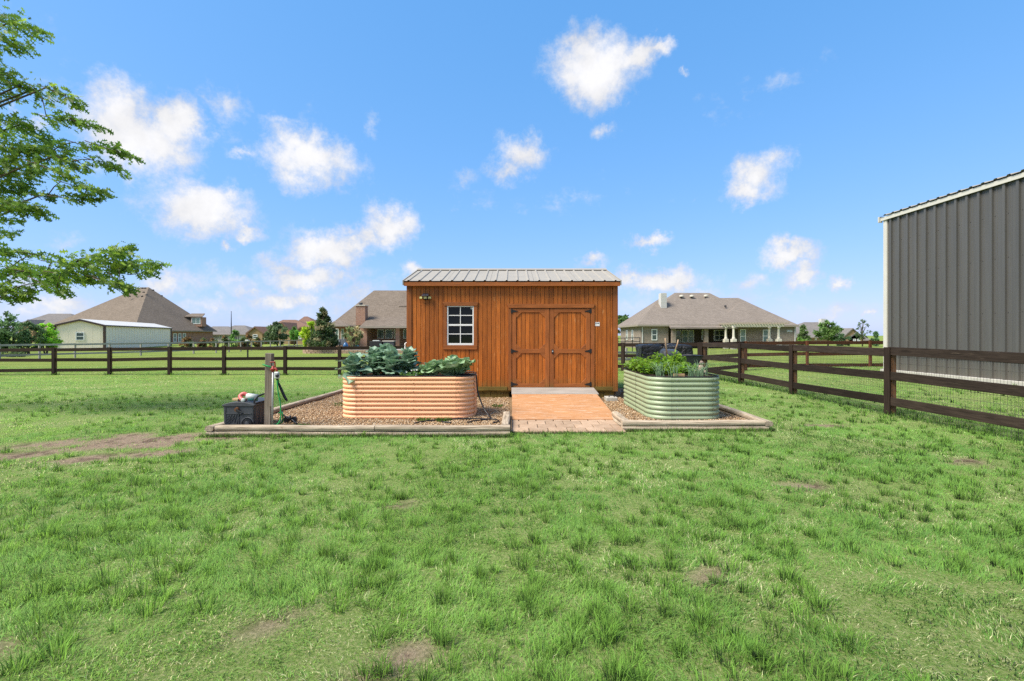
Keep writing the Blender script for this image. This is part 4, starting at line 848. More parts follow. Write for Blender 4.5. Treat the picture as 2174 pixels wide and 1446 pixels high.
tag(MB().tube(smooth_path([(px_(584), PYY + .1, pz_(813)), (px_(589), PYY + .12, pz_(828)), (px_(596), PYY + .13, pz_(845)), (px_(601), PYY + .14, pz_(854))], 4), [.012, .016, .018, .020, .022, .022, .022, .022, .022, .022, .020, .016, .014], 8).build('hose_sleeve', 'black_plastic', None, smooth=True), 'black sleeve hanging behind the green hose', 'sleeve')
sk = thing('sprinkler', 'black wheeled sprinkler lying on the gravel behind the hose', 'sprinkler', (px_(592), PYY + .35, GRAV))
q0 = Vector((px_(592), PYY + .35, GRAV))
for dx_, dy_ in ((-.06, .05), (.05, .06)): MB().lathe((q0.x + dx_, q0.y + dy_, q0.z + .05), [(.012, -.02), (.05, -.018), (.05, .018), (.012, .02)], 14, 'y').build('wheel', 'black_plastic', sk)
MB().tube([q0 + Vector((-.16, 0, .2)), q0 + Vector((-.05, .02, .08)), q0 + Vector((.04, .02, .05)), q0 + Vector((.14, -.1, .03)), q0 + Vector((.19, -.14, .012))], [.010, .013, .016, .012, .014], 8).build('arm', 'black_plastic', sk, smooth=True)
MB().tube([q0 + Vector((.0, .02, .04)), q0 + Vector((.0, .02, .12))], [.03, .022], 10).build('sprinkler_head', 'black_plastic', sk, smooth=True)
# hose box
HY0, HY1 = 7.42, 7.98
hb = thing('hose_reel_box', 'charcoal resin hose reel box with a crank beside the grey post', 'hose box', (WX(505, HY0), HY0, GRAV))
X0, X1 = WX(474, HY0), WX(538, HY0); Z0, Z1 = GRAV + .01, WZ(860, HY0)
MB().prism([(X0 + .008, HY0, Z0), (X1 - .008, HY0, Z0), (X1, HY0, Z1), (X0, HY0, Z1)], (0, HY1 - HY0, 0)).build('body', 'grey_plastic', hb, bevel=.008)
arc_ = [(X0 - .014 + (X1 - X0 + .028) * t, HY0 - .014, Z1 + .004 + .045 * math.sin(math.pi * t) ** .8) for t in [i / 10 for i in range(11)]]
MB().prism([(X1 + .014, HY0 - .014, Z1 - .018), (X0 - .014, HY0 - .014, Z1 - .018)] + arc_, (0, HY1 - HY0 + .028, 0)).build('lid', 'grey_plastic', hb, bevel=.004)
def groove(pts, w=.005, y=HY0 - .004):
    for a, b in zip(pts[:-1], pts[1:]): MB().obox((a[0], y, a[1]), (b[0], y, b[1]), w, .010, (0, 1, 0)).build('moulding', 'grey_plastic', hb)
xc = X0 + (X1 - X0) * .52; zm = Z0 + (Z1 - Z0) * .62
groove([(X0 + .03, zm), (X1 - .03, zm)], .012); groove([(X0 + .035, Z0 + .03), (X0 + .035, Z1 - .03)], .010); groove([(xc, Z0 + .03), (xc, zm - .008)], .008)
for i in range(4):
    groove([(X0 + .05, Z0 + .16 - i * .045), (X0 + .05 + .05 + i * .035, Z0 + .16 - i * .0 - .0 + .02 - i * .0)], .005); groove([(X0 + .09 + i * .04, zm - .10 - i * .02), (X0 + .13 + i * .04, zm - .012)], .005)
for i in range(4):
    y = HY0 + .05 + i * .12; MB().box(X1 - .004, X1 + .002, y, y + .10, Z0 + .03, Z1 - .03).build('side_plank', 'grey_plastic', hb, bevel=.002)
wc = (X1 - .085, HY0 - .02, Z0 + .062)
MB().lathe((wc[0], wc[1] + .002, wc[2]), [(.03, -.01), (.068, -.008), (.072, 0), (.072, .022), (.03, .024)], 20, 'y').build('wheel', 'black_plastic', hb); MB().lathe((wc[0], wc[1] - .008, wc[2]), [(.005, -.008), (.03, -.004), (.034, 0)], 16, 'y').build('hub', 'grey_plastic', hb)
arch = [(wc[0] + .09 * math.cos(a), HY0 - .008, wc[2] + .09 * math.sin(a)) for a in [math.pi * i / 10 for i in range(11)]]
MB().tube(arch, .011, 6).build('wheel_arch', 'grey_plastic', hb, smooth=True)
cr = Vector((X0 + .22, HY0 - .012, Z1 - .065))
MB().lathe(tuple(cr), [(.012, -.03), (.030, -.028), (.034, 0), (.034, .01)], 16, 'y').build('crank_hub', 'rust', hb); MB().obox(cr + Vector((0, -.035, 0)), cr + Vector((.11, -.04, -.055)), .026, .016, (0, 1, 0)).tube([cr + Vector((.105, -.03, -.055)), cr + Vector((.11, -.10, -.058))], .013, 8).build('crank', 'black_plastic', hb, bevel=.003)
hp = smooth_path([(X1 - .02, HY0 + .06, Z1 + .02), (X1 - .005, HY0 + .07, Z1 + .09), (X1 + .03, HY0 + .16, Z1 + .135), (X1 + .065, HY0 + .34, Z1 + .14), (X1 + .07, HY0 + .40, Z1 + .10), (X1 + .068, HY0 + .42, Z1 - .02)])
MB().tube(hp, .014, 8).build('handle', 'black_plastic', hb, smooth=True)
MB().box(X1 - .02, X1 + .02, HY0 + .05, HY0 + .44, Z1 + .012, Z1 + .034).build('latch_bar', 'black_plastic', hb, bevel=.006)
sg = thing('spray_nozzle', 'salmon and pale grey spray nozzle lying on the hose box lid', 'nozzle', (X0 + .27, HY0 + .1, Z1 + .05))
LZ = Z1 + .05; e = X0 + .22
MB().tube(smooth_path([(e + .105, HY0 + .10, LZ + .085), (e + .05, HY0 + .09, LZ + .115), (e + .005, HY0 + .07, LZ + .085), (e + .02, HY0 + .05, LZ + .055), (e + .055, HY0 + .03, LZ + .028)]), .030, 10).build('grip', 'salmon', sg, smooth=True)
MB().lathe((e + .075, HY0 + .02, LZ + .022), [(.012, -.016), (.030, -.014), (.032, .01)], 14, 'y').build('cap', 'pale_grey', sg, smooth=True); MB().lathe((e + .015, HY0 + .03, LZ + .018), [(.008, -.014), (.026, -.012), (.026, .012), (.008, .014)], 12, 'y').build('trigger_wheel', 'black_plastic', sg)
MB().tube([(e + .085, HY0 + .10, LZ + .075), (e + .24, HY0 + .13, LZ + .055)], [.048, .046], 14).build('barrel', 'pale_grey', sg, smooth=True); MB().tube([(e + .12, HY0 + .09, LZ + .035), (e + .25, HY0 + .12, LZ + .025)], [.03, .028], 10).build('lower_barrel', 'teal_glaze', sg, smooth=True)
tag(MB().obox((X0 + .06, HY0 + .20, LZ + .018), (X0 + .27, HY0 + .13, LZ + .018), .09, .035).build('pine_board', 'raw_pine', None, bevel=.003), 'short pale pine board lying on the hose box lid', 'board')

# ------------------------------------------------------------------ drip line, block, coil
zt = GZ0 + CH + .012; g_ = GRAV + .022
dp = smooth_path([(-.95, 8.55, zt + .0), (-.78, 8.50, zt + .012), (-.655, 8.47, zt + .006), (-.625, 8.47, zt - .06), (-.60, 8.45, .50), (-.50, 8.35, .25), (-.40, 8.22, .13), (-.36, 8.10, g_), (-.60, 8.12, g_), (-.95, 8.10, g_), (-1.15, 7.95, g_), (-1.12, 7.82, g_), (-.98, 7.75, g_)])
tag(MB().tube(dp, .0135, 7).build('drip_line', 'black_hose', None, smooth=True), 'black drip line coming down the right end of the peach planter', 'hose')
d2 = smooth_path([(-.36, 8.08, g_), (-.25, 8.0, g_), (-.22, 7.86, g_), (-.30, 7.74, g_)]); d3 = smooth_path([(-.42, 8.03, g_), (-.62, 7.92, g_), (-.72, 7.76, g_)]); d4 = smooth_path([(-1.15, 8.06, g_), (-1.42, 7.88, g_), (-1.56, 7.70, g_)])
tag(MB().tube(d2, .0135, 7).build('drip_line', 'black_hose', None, smooth=True), 'black drip line curling towards the ramp corner of the timber edging', 'hose')
tag(MB().tube(d3, .011, 7).build('drip_line', 'black_hose', None, smooth=True), 'thin black drip line branching diagonally over the gravel', 'hose')
tag(MB().tube(d4, .0135, 7).build('drip_line', 'black_hose', None, smooth=True), 'black drip line running left under the front timber', 'hose')
blk = thing('concrete_block', 'flat concrete block with a black handle beside the ramp', 'block', (2.05, 10.75, GRAV))
MB().box(2.06, 2.30, 10.45, 10.75, GRAV - .01, GRAV + .075).build('slab', 'concrete', blk, bevel=.008); MB().tube(smooth_path([(2.12, 10.52, GRAV + .07), (2.14, 10.52, GRAV + .11), (2.22, 10.52, GRAV + .11), (2.25, 10.52, GRAV + .07)]), .011, 7).build('handle', 'black_plastic', blk, smooth=True)
co = thing('hose_coil', 'black hose coiled on the gravel at the shed corner', 'hose', (2.62, 10.95, GRAV)); mb = MB(); pts = []
for i in range(90): a = i * .33; pts.append((2.64 + (.15 + .02 * math.sin(i * .7)) * math.cos(a), 10.95 + .17 * math.sin(a), GRAV + .02 + i * .0014 + .008 * math.sin(i * 1.3)))
mb.tube(pts, .011, 6).build('coil', 'black_hose', co, smooth=True); MB().lathe((2.64, 10.92, GRAV + .12), [(.01, 0), (.06, .01), (.05, .05), (.01, .06)], 10).build('connector', 'black_plastic', co)
def weed(x, y, lab, n=70, r=.09, h=.07, z=GRAV):
    a = rng.uniform(0, 6.28, n); q = r * np.sqrt(rng.random(n)); P = np.stack([x + np.cos(a) * q, y + np.sin(a) * q, np.full(n, z)], 1); D = np.stack([np.cos(a) * .6, np.sin(a) * .6, rng.uniform(.4, 1.4, n)], 1)
    leafy('weed', lab, 'weed', (x, y, z), P, D, rng.uniform(.4, 1.2, n) * h, .012, (.10, .19, .03), 'diamond', 'weeds in the gravel')
weed(-1.47, 8.0, 'weed in the gravel below the middle of the peach planter', 90, .10); weed(-1.14, 7.98, 'weed in the gravel inside the drip line loop', 110, .11, .08); weed(-3.45, 9.9, 'grassy weed strip left of the peach planter', 160, .25, .06); weed(-3.3, 7.5, 'weed close to the front timber left of the peach planter', 90, .12, .06); weed(-.3, 9.6, 'weed in the gravel left of the ramp', 70, .1)

# ------------------------------------------------------------------ covered grill, wheelbarrow, stones behind the sage planter
def wrinkle(label, x0, x1, y0, y1, z0, z1):
    nx_, nz_ = 40, 26; mb = MB(); per = []
    def P(u, v):   # u round the box, v from ground to the top centre
        peri = [(x0, y0), (x1, y0), (x1, y1), (x0, y1)]; L = [x1 - x0, y1 - y0, x1 - x0, y1 - y0]; d = u * sum(L); i = 0
        while i < 3 and d > L[i]: d -= L[i]; i += 1
        a, b = peri[i], peri[(i + 1) % 4]; t = d / L[i]; x = a[0] + (b[0] - a[0]) * t; y = a[1] + (b[1] - a[1]) * t; cx, cy = (x0 + x1) / 2, (y0 + y1) / 2
        if v < .75: z = z0 + (z1 - z0) * v / .75; s = 1.04 - .05 * v
        else: w = (v - .75) / .25; s = 1 - w * .98; z = z1 + .03 * math.sin(w * 1.5)
        w1 = (float(fbm(np.array([u * 9]), np.array([v * 2.2]), .5, 5, 4)[0]) - .5); w2 = (float(fbm(np.array([u * 14 + v * 3]), np.array([v * 6]), .4, 8, 3)[0]) - .5)
        off = .16 * w1 + .07 * w2; hump = -.16 * math.exp(-((x - (x0 + (x1 - x0) * .42)) / .25) ** 2) if v >= .74 else 0
        return (cx + (x - cx) * (s + off * .5), cy + (y - cy) * (s + off), z + .05 * w2 + hump + .05 * w1 * (v > .6))
    rows = [[P(i / nx_ / 1.0 if i < nx_ else .9999, j / nz_) for i in range(nx_ * 2 // 2 + 1)] for j in range(nz_ + 1)]
    rows = [[P(min(i / 72, .9999), j / nz_) for i in range(73)] for j in range(nz_ + 1)]
    mb.grid(rows); return tag(mb.build('grill_cover', 'black_vinyl', None, smooth=True), label, 'grill cover')
k = NT('black_vinyl'); v = k.coord(rand=False); n_ = k.noise(v, 3.5, 4, .5, 2.0); k.bump(n_, .9, .08); M['black_vinyl'] = k.done((.012, .012, .013, 1), k.rng(n_, .3, .7, .35, .5), .4)
CYc = 15.6
cov = wrinkle('wrinkled black cover draped over a grill in front of the back fence', WX(1363, CYc), WX(1471, CYc), CYc, CYc + .75, gz(4.5, 15.8), WZ(733, CYc))
wb = thing('wheelbarrow', 'black poly wheelbarrow with pale wooden handles pointing up', 'wheelbarrow', (4.2, 12.0, gz(4.2, 12)))
WYv = 12.2; wx = lambda p: WX(p, WYv); wz = lambda p: WZ(p, WYv)
top = [(wx(1428), WYv - .25), (wx(1482), WYv - .3), (wx(1484), WYv + .5), (wx(1432), WYv + .5)]; bot = [(wx(1442), WYv - .12), (wx(1473), WYv - .15), (wx(1475), WYv + .3), (wx(1444), WYv + .3)]
tz, bz = wz(755), wz(781)
mb = MB().add([(*p, tz) for p in top] + [(*p, bz) for p in bot], [(0, 1, 5, 4), (1, 2, 6, 5), (2, 3, 7, 6), (3, 0, 4, 7), (4, 5, 6, 7)]); mb.build('tray', 'grey_plastic', wb, solid=.012)
MB().tube([(*p, tz) for p in top + [top[0], top[1]]], .017, 7).build('tray_rim', 'black_plastic', wb, smooth=True)
MB().tube([(wx(1409.5), WYv - .1, wz(718)), (wx(1411), WYv - .08, wz(728)), (wx(1418), WYv, wz(768))], [.016, .020, .024], 8).build('handle', 'handle_wood', wb, smooth=True)
MB().tube([(wx(1438.5), WYv - .05, wz(721)), (wx(1437), WYv - .04, wz(731)), (wx(1428), WYv + .1, wz(768))], [.016, .020, .024], 8).build('handle', 'handle_wood', wb, smooth=True)
MB().lathe((wx(1462), WYv + .1, gz(4.4, 12.2) + .17), [(.03, -.04), (.17, -.035), (.17, .035), (.03, .04)], 18, 'x').build('wheel', 'black_plastic', wb)
for s in (-1, 1): MB().tube([(wx(1462) + s * .06, WYv + .1, gz(4.4, 12.2) + .17), (wx(1460) + s * .12, WYv + .05, bz - .01)], .014, 6).tube([(wx(1460) + s * .2, WYv + .35, gz(4.4, 12.5)), (wx(1460) + s * .17, WYv + .25, bz - .01)], .014, 6).build('leg', 'black', wb)
tb = thing('plastic_tub', 'dark grey plastic tub tipped up between the wooden handles', 'tub', (wx(1422), 12.75, gz(4, 12.7)))
o = MB(); prof = [(0.0, .30), (.03, .33), (.30, .36), (.42, .37)]
tcx, tcy, tcz = WX(1425, 12.9), 12.9, WZ(757, 12.9)
o.add([(tcx - .22, tcy - .05, tcz + .16), (tcx + .24, tcy - .05, tcz + .14), (tcx + .28, tcy - .12, tcz - .3), (tcx - .28, tcy - .12, tcz - .3), (tcx - .20, tcy + .3, tcz + .22), (tcx + .22, tcy + .3, tcz + .20), (tcx + .30, tcy + .36, tcz - .3), (tcx - .30, tcy + .36, tcz - .3)], [(0, 1, 2, 3), (4, 7, 6, 5), (0, 4, 5, 1), (1, 5, 6, 2), (3, 2, 6, 7), (0, 3, 7, 4)]).build('tub_body', 'grey_plastic', tb, bevel=.05, smooth=True)
MB().box(tcx - .27, tcx + .27, tcy - .1, tcy + .34, gz(4, 12.9), tcz - .29).build('tub_stand', 'black_plastic', tb, bevel=.02)
def rock(lab, c, r, seed):
    bm = bmesh.new(); bmesh.ops.create_icosphere(bm, subdivisions=2, radius=1); rr = random.Random(seed); s = Vector((rr.uniform(.8, 1.3), rr.uniform(.7, 1.1), rr.uniform(.5, .8)))
    for v_ in bm.verts: v_.co = Vector((v_.co.x * s.x, v_.co.y * s.y, v_.co.z * s.z)) * r * (1 + .22 * math.sin(v_.co.x * 3 + seed) * math.cos(v_.co.y * 4 + seed * 2) + rr.uniform(-.05, .05))
    me = bpy.data.meshes.new('field_stone'); bm.to_mesh(me); bm.free(); me.materials.append(M['stone']); me.polygons.foreach_set('use_smooth', [True] * len(me.polygons)); o = obj_from(me, 'field_stone', None, c); tag(o, lab, 'stone', 'stones piled by the fence corner')
for i, (p, q, y, r, lab) in enumerate([(1484, 771, 15.2, .12, 'topmost pinkish stone of the pile by the fence post'), (1487, 781, 15.1, .13, 'middle stone of the pile by the fence post'), (1478, 788, 15.0, .15, 'lower left stone of the pile by the fence post'), (1490, 790, 15.05, .14, 'lower right stone of the pile by the fence post')]): rock(lab, tuple(W(p, q, y)), r, i)

# ------------------------------------------------------------------ fences
def fence(name, label, posts, tops, rails, group, rail_m, board_m, post_m, side, wire=True, pw=.09, rail_h=.14, wire_top=None):
    """posts: (x, y); tops: z of each post; rails: offsets of rail tops below the post top; side: which side of the run carries the rails"""
    f = thing(name, label, 'fence', (*posts[0], tops[0] - 1.2), group); mbw = MB()
    for i, (x, y) in enumerate(posts):
        j = min(i, len(posts) - 2); d = Vector((posts[j + 1][0] - posts[j][0], posts[j + 1][1] - posts[j][1], 0)).normalized(); nrm = Vector((d.y, -d.x, 0)) * side
        base = gz(x, y) - .05; c = Vector((x, y, 0)); MB().obox(c + nrm * (-pw / 2) + Vector((0, 0, base)), c + nrm * (-pw / 2) + Vector((0, 0, tops[i])), pw, pw, tuple(nrm)).build('post', post_m, f, bevel=.004)
        if board_m:
            p = c + nrm * .051; MB().obox(p + Vector((0, 0, base + .02)), p + Vector((0, 0, tops[i] + .004)), .022, .14, tuple(nrm.cross(Vector((0, 0, 1))))).build('post_board', board_m, f, bevel=.003)
        if i == len(posts) - 1: break
        x2, y2 = posts[i + 1]; d = Vector((x2 - x, y2 - y, 0)).normalized(); nrm = Vector((d.y, -d.x, 0)) * side; o_ = nrm * .020
        for q, r_ in enumerate(rails):
            wob = random.uniform(-.016, .016); a = Vector((x, y, tops[i] - r_ - rail_h / 2 + wob)) + o_ + d * .002; b = Vector((x2, y2, tops[i + 1] - r_ - rail_h / 2 - wob)) + o_ - d * .002
            MB().obox(a, b, .036, rail_h).build('rail', rail_m, f, bevel=.004)
        if wire:
            L = math.hypot(x2 - x, y2 - y); nv = int(L / .05); wt_ = .0023
            z0a, z0b = gz(x, y) + .01, gz(x2, y2) + .01; z1a, z1b = tops[i] - .05, tops[i + 1] - .05; o2 = nrm * -.004
            for k_ in range(1, nv):
                t = k_ / nv; p = Vector((x + (x2 - x) * t, y + (y2 - y) * t, 0)) + o2; za = z0a + (z0b - z0a) * t; zb = z1a + (z1b - z1a) * t
                mbw.add([p + d * wt_ + Vector((0, 0, za)), p - d * wt_ + Vector((0, 0, za)), p + nrm * wt_ + Vector((0, 0, za)), p + d * wt_ + Vector((0, 0, zb)), p - d * wt_ + Vector((0, 0, zb)), p + nrm * wt_ + Vector((0, 0, zb))], [(0, 1, 4, 3), (1, 2, 5, 4), (2, 0, 3, 5)])
            for k_ in range(11):
                t = k_ / 10; a = Vector((x, y, z0a + (z1a - z0a) * t)) + o2; b = Vector((x2, y2, z0b + (z1b - z0b) * t)) + o2; up = Vector((0, 0, wt_))
                mbw.add([a + up, a - up, a + nrm * wt_, b + up, b - up, b + nrm * wt_], [(0, 1, 4, 3), (1, 2, 5, 4), (2, 0, 3, 5)])
    if wire: mbw.build('wire_mesh', 'wire', f)['kind'] = 'stuff'
    return f
FG = 'dark brown rail fences'
bx = [-27.8, -25.3, -22.75, -20.2, -17.75, -15.1, -12.7, -10.0, -7.6, -5.2, -2.7, -.2, 2.3]; bp = [(x, 21.2) for x in bx] + [(4.72, 20.4), (7.10, 18.15)]
bt = [.93, .93, .94, .955, .97, 1.0, 1.01, 1.02, 1.02, 1.04, 1.06, 1.09, 1.12, 1.19, 1.235]
fence('rail_fence', 'dark brown three rail fence running across the back of the lawn', bp, bt, (.02, .47, .92), FG, 'fence_dark', 'fence_dark_z', 'fence_raw', 1)
rp_ = [(7.17, y) for y in (18.06, 15.05, 12.27, 9.12, 6.1, 3.1, .1)]
fence('rail_fence', 'dark brown three rail fence coming towards the viewer at right', rp_, [1.235, 1.245, 1.255, 1.27, 1.27, 1.27, 1.27], (.004, .47, .935), FG, 'fence_dark_y', 'fence_dark_z', 'fence_raw', 1, rail_h=.155)
fence('rail_fence', 'reddish brown back of the rail fence beside the charcoal metal building', [(7.3, 18.2), (9.9, 20.4), (12.6, 20.55), (15.4, 20.7), (18.2, 20.8), (21, 20.9)], [1.24, 1.25, 1.27, 1.28, 1.29, 1.29], (.02, .50, .98), FG, 'fence_red', None, 'fence_red', -1)
gp = [W(-60, 732, 31), W(0, 730.5, 34), W(160, 729, 38.5), W(300, 727.5, 43), W(460, 725, 50), W(575, 723, 62), W(690, 720, 80)]
posts = []; tops = []
for a, b in zip(gp[:-1], gp[1:]):
    n_ = max(1, round((b - a).length / 2.6))
    for i in range(n_): p = a.lerp(b, i / n_); posts.append((p.x, p.y)); tops.append(p.z)
posts.append((gp[-1].x, gp[-1].y)); tops.append(gp[-1].z)
fence('weathered_fence', 'silvery weathered two rail fence in front of the cream metal barn', posts, tops, (.01, .75), None, 'fence_grey', None, 'fence_grey', 1, wire=False, pw=.11)
p2 = [W(1300, 738, 29), W(1331, 738.5, 29.5), W(1357, 739, 30), W(1395, 739, 31)]
fence('weathered_fence', 'grey weathered fence seen just right of the shed beyond the dark fence', [(p.x, p.y) for p in p2], [p.z for p in p2], (.22, .62), None, 'fence_grey', None, 'fence_grey', 1, wire=False, pw=.11)

# ------------------------------------------------------------------ charcoal metal building at right
BX, BY1, BY0 = 13.0, 16.76, 2.0; BG_ = gz(13, 13); BE = WZ(466, BY1)
mbd = thing('metal_building', 'tall charcoal ribbed metal building with white trim at the right edge', 'building', (BX + 4, 10, BG_))
sw = 1.035; y = BY1 - .14
MB().box(BX + .03, BX + 9, BY0, BY1 - .02, BG_ - .1, BE - .02).build('frame_core', 'wall_metal', mbd)
while y > BY0 + .2:
    y2 = y - sw; prof = []
    for i in range(3):
        c = y - sw * (i + .5) / 3; w3 = sw / 6
        prof += [(c + w3, 0), (c + .060, 0), (c + .040, .052), (c - .030, .052), (c - .036, 0), (c - .105, 0), (c - .112, .010), (c - .128, .010), (c - .135, 0)]
        prof += [(c + w3 - .001 - sw / 3 + .065, 0), (c + w3 - .001 - sw / 3 + .058, .010), (c + w3 - .001 - sw / 3 + .042, .010), (c + w3 - .001 - sw / 3 + .035, 0)] if False else []
    prof += [(y2 + .002, 0)]
    rows = [[(BX - h, yy_, z) for yy_, h in prof] for z in (BG_ + .13, BG_ + 1.6, BG_ + 3.2, BE - .05)]
    sh = MB().grid(rows).build('wall_sheet', 'wall_metal', mbd, solid=.001)
    mbs = MB()
    for zz in (BG_ + .35, BG_ + 1.9, BG_ + 3.35, BG_ + 4.5):
        for i in range(3):
            c = y - sw * (i + .5) / 3 - .075; mbs.lathe((BX - .001, c, zz), [(.011, 0), (.011, -.005), (.006, -.009)], 6, 'x')
    mbs.build('screws', 'black', sh)['kind'] = 'stuff'
    y = y2
B('corner_trim', 'white_trim', mbd, BX - .048, BX + .10, BY1 - .15, BY1 + .005, BG_ + .10, BE - .03, .004)
MB().box(BX - .12, BX + 9.2, BY0, BY1 + .05, BG_ - .1, BG_ + .125).build('slab', 'concrete', mbd, bevel=.01)
MB().prism([(BX - .09, BY0, BE - .045), (BX - .09, BY0, BE + .075), (BX + .02, BY0, BE + .10), (BX + .02, BY0, BE - .02), (BX - .05, BY0, BE - .045)], (0, BY1 - BY0 + .06, 0)).build('eave_trim', 'white_trim', mbd)
B('gutter_end', 'white_trim', mbd, BX - .17, BX - .02, BY1 + .061, BY1 + .10, BE - .10, BE + .10, .01)
y = BY1 + .09; prof = []
while y > BY0: prof += [(y, 0), (y - .20, 0), (y - .225, .034), (y - .295, .034), (y - .32, 0)]; y -= .345
ml = MB().grid([[(BX - .13 + 9 * t, yy_, BE + .105 + 9 * t * .22 + h) for yy_, h in prof] for t in (0, .25, .5, 1)]); ml.build('roof_sheet', 'roof_metal', mbd, solid=.002)
# ------------------------------------------------------------------ houses
def window(parent, a, b, z0, z1, nrm, m='glass_far', cols=1, rows=2, fr=.09):
    """framed window between ground points a and b (x, y)"""
    a = Vector((*a, 0)); b = Vector((*b, 0)); d = (b - a).normalized(); n = Vector((*nrm, 0)).normalized(); L = (b - a).length
    up = Vector((0, 0, 1)); w = MB()
    def bar(t0, t1, h0, h1, o0, o1):
        p = [a + d * t0 + n * o0, a + d * t1 + n * o0, a + d * t1 + n * o1, a + d * t0 + n * o1]; w.add([q + up * h0 for q in p] + [q + up * h1 for q in p], [(0, 1, 2, 3), (4, 7, 6, 5), (0, 4, 5, 1), (1, 5, 6, 2), (2, 6, 7, 3), (3, 7, 4, 0)])
    bar(0, fr, z0, z1, -.01, .06); bar(L - fr, L, z0, z1, -.01, .06); bar(fr, L - fr, z0, z0 + fr, -.01, .06); bar(fr, L - fr, z1 - fr, z1, -.01, .06)
    for i in range(1, cols): t = L * i / cols; bar(t - fr * .4, t + fr * .4, z0 + fr, z1 - fr, -.01, .05)
    for i in range(1, rows): h = z0 + (z1 - z0) * i / rows; bar(fr, L - fr, h - fr * .4, h + fr * .4, -.01, .045)
    wf = w.build('window', 'white_vinyl', parent)
    g = MB(); o_ = n * .012; g.add([a + d * fr + o_ + up * (z0 + fr), a + d * (L - fr) + o_ + up * (z0 + fr), a + d * (L - fr) + o_ + up * (z1 - fr), a + d * fr + o_ + up * (z1 - fr)], [(0, 1, 2, 3)]); g.build('pane', m, wf, solid=.01)
    return wf
def wall(parent, pts, z0, z1, m, name='wall'):
    """closed footprint extruded"""
    return MB().prism([(x, y, z0) for x, y in pts], (0, 0, z1 - z0)).build(name, m, parent)
def hip(parent, c, ze, r0, r1, m='shingle_brown', fm='fascia', name='roof', th=.20):
    """roof on four eave corners c (ccw from front left), ridge r0-r1"""
    e = [Vector((x, y, ze)) for x, y in c]; lo = [v - Vector((0, 0, th)) for v in e]; r0, r1 = Vector(r0), Vector(r1)
    rf = MB().add(e + [r0, r1], [(0, 1, 5, 4), (1, 2, 5), (2, 3, 4, 5), (3, 0, 4), (3, 2, 1, 0)]).build(name, m, parent)
    MB().add([v - Vector((0, 0, .004)) for v in e] + lo, [(0, 1, 5, 4), (1, 2, 6, 5), (2, 3, 7, 6), (3, 0, 4, 7), (4, 5, 6, 7)]).build('eave', fm, rf)
    return rf
def vent(rf, p, m='black', r=.16):
    MB().lathe(tuple(p), [(r * 1.2, -.1), (r * 1.2, .04), (r, .10), (r * .4, .14)], 10).build('roof_vent', m, rf)
# --- right neighbour
G = -.35
h = thing('brick_house', 'wide taupe brick house with a broad hipped roof and back porch at right', 'house', (26, 64, G))
Y0 = 60
xl = WX(1360, Y0); wall(h, [(xl, Y0), (WX(1419, Y0), Y0), (WX(1419, Y0), 71), (xl, 71)], G, 2.62, 'brick_taupe')
wall(h, [(WX(1419, Y0) + .01, 63.4), (WX(1568, Y0), 63.4), (WX(1568, Y0), 71), (WX(1419, Y0) + .01, 71)], G, 2.6, 'porch_dark', 'porch_wall')
wall(h, [(WX(1567, Y0) + .02, Y0), (WX(1690, Y0), Y0), (WX(1690, Y0), 72), (WX(1567, Y0) + .02, 72)], G, 2.6, 'brick_taupe')
for p0, p1 in ((1427, 1435), (1496, 1504)): wall(h, [(WX(p0, Y0 - .6), Y0 - .6), (WX(p1, Y0 - .6), Y0 - .6), (WX(p1, Y0 - .6), Y0 - .1), (WX(p0, Y0 - .6), Y0 - .1)], G, 2.42, 'brick_taupe', 'porch_column')
hip(h, [(xl - .5, Y0 - .55), (29, Y0 - .55), (29, 72), (xl - .5, 72)], 2.82, W(1399, 634.7, 65.5), (26.5, 65.5, WZ(634.7, 65.5)), 'shingle_taupe')
hip(h, [(16.8, 61.8), (34.0, 61.8), (34.0, 73.4), (16.8, 73.4)], 2.80, W(1432, 621.8, 67.5), W(1506, 622, 67.5), 'shingle_taupe')
hip(h, [(22.0, 60.5), (36.0, 60.5), (36.0, 72.6), (22.0, 72.6)], 2.78, W(1500, 632.6, 66), W(1568, 632.6, 66), 'shingle_taupe')
r4 = hip(h, [(25.2, Y0 - .45), (WX(1692, Y0), Y0 - .45), (WX(1692, Y0), 72.5), (25.2, 72.5)], 2.76, W(1574, 639, 65), W(1581, 639, 65), 'shingle_taupe')
pr0, pr1 = WX(1424, 58.9), WX(1566, 58.9)
MB().prism([(pr0, 58.9, WZ(695.5, 58.9) + .02), (pr0, 64.4, WZ(656, 64.4)), (pr0, 64.4, WZ(656, 64.4) - .2), (pr0, 58.9, WZ(695.5, 58.9) - .16)], (pr1 - pr0, 0, 0)).build('porch_roof', 'shingle_taupe', h)
for p in (1447, 1469, 1499): vent(r4, W(p, 630 if p < 1480 else 629.5, 66.4) + Vector((0, 0, .1)), 'stone_cap', .26)
for p, q in ((1500, 657), (1512, 655), (1540, 650)): vent(r4, W(p, q, 63.8), 'black', .12)
cm = MB().box(WX(1403.5, 63.2), WX(1415.5, 63.2), 63.2, 64.3, 4.2, WZ(622, 63.2)).build('chimney', 'lapboard', h)
for i in range(14): MB().box(WX(1403.5, 63.2) - .012, WX(1415.5, 63.2) + .012, 63.188, 63.2, 4.35 + i * .19, 4.35 + i * .19 + .15).build('lap_board', 'lapboard', cm)
window(h, (WX(1383, Y0), Y0 - .02), (WX(1395, Y0), Y0 - .02), WZ(722.5, Y0), WZ(699, Y0), (0, -1), cols=1, rows=2)
for a_, b_, mm in ((1434, 1446, 'glass_far'), (1448, 1460, 'glass_teal'), (1461, 1473, 'glass_teal')): window(h, (WX(a_, 63.4), 63.38), (WX(b_, 63.4), 63.38), WZ(727, 63.4), WZ(701, 63.4), (0, -1), mm, 1, 2, .08)
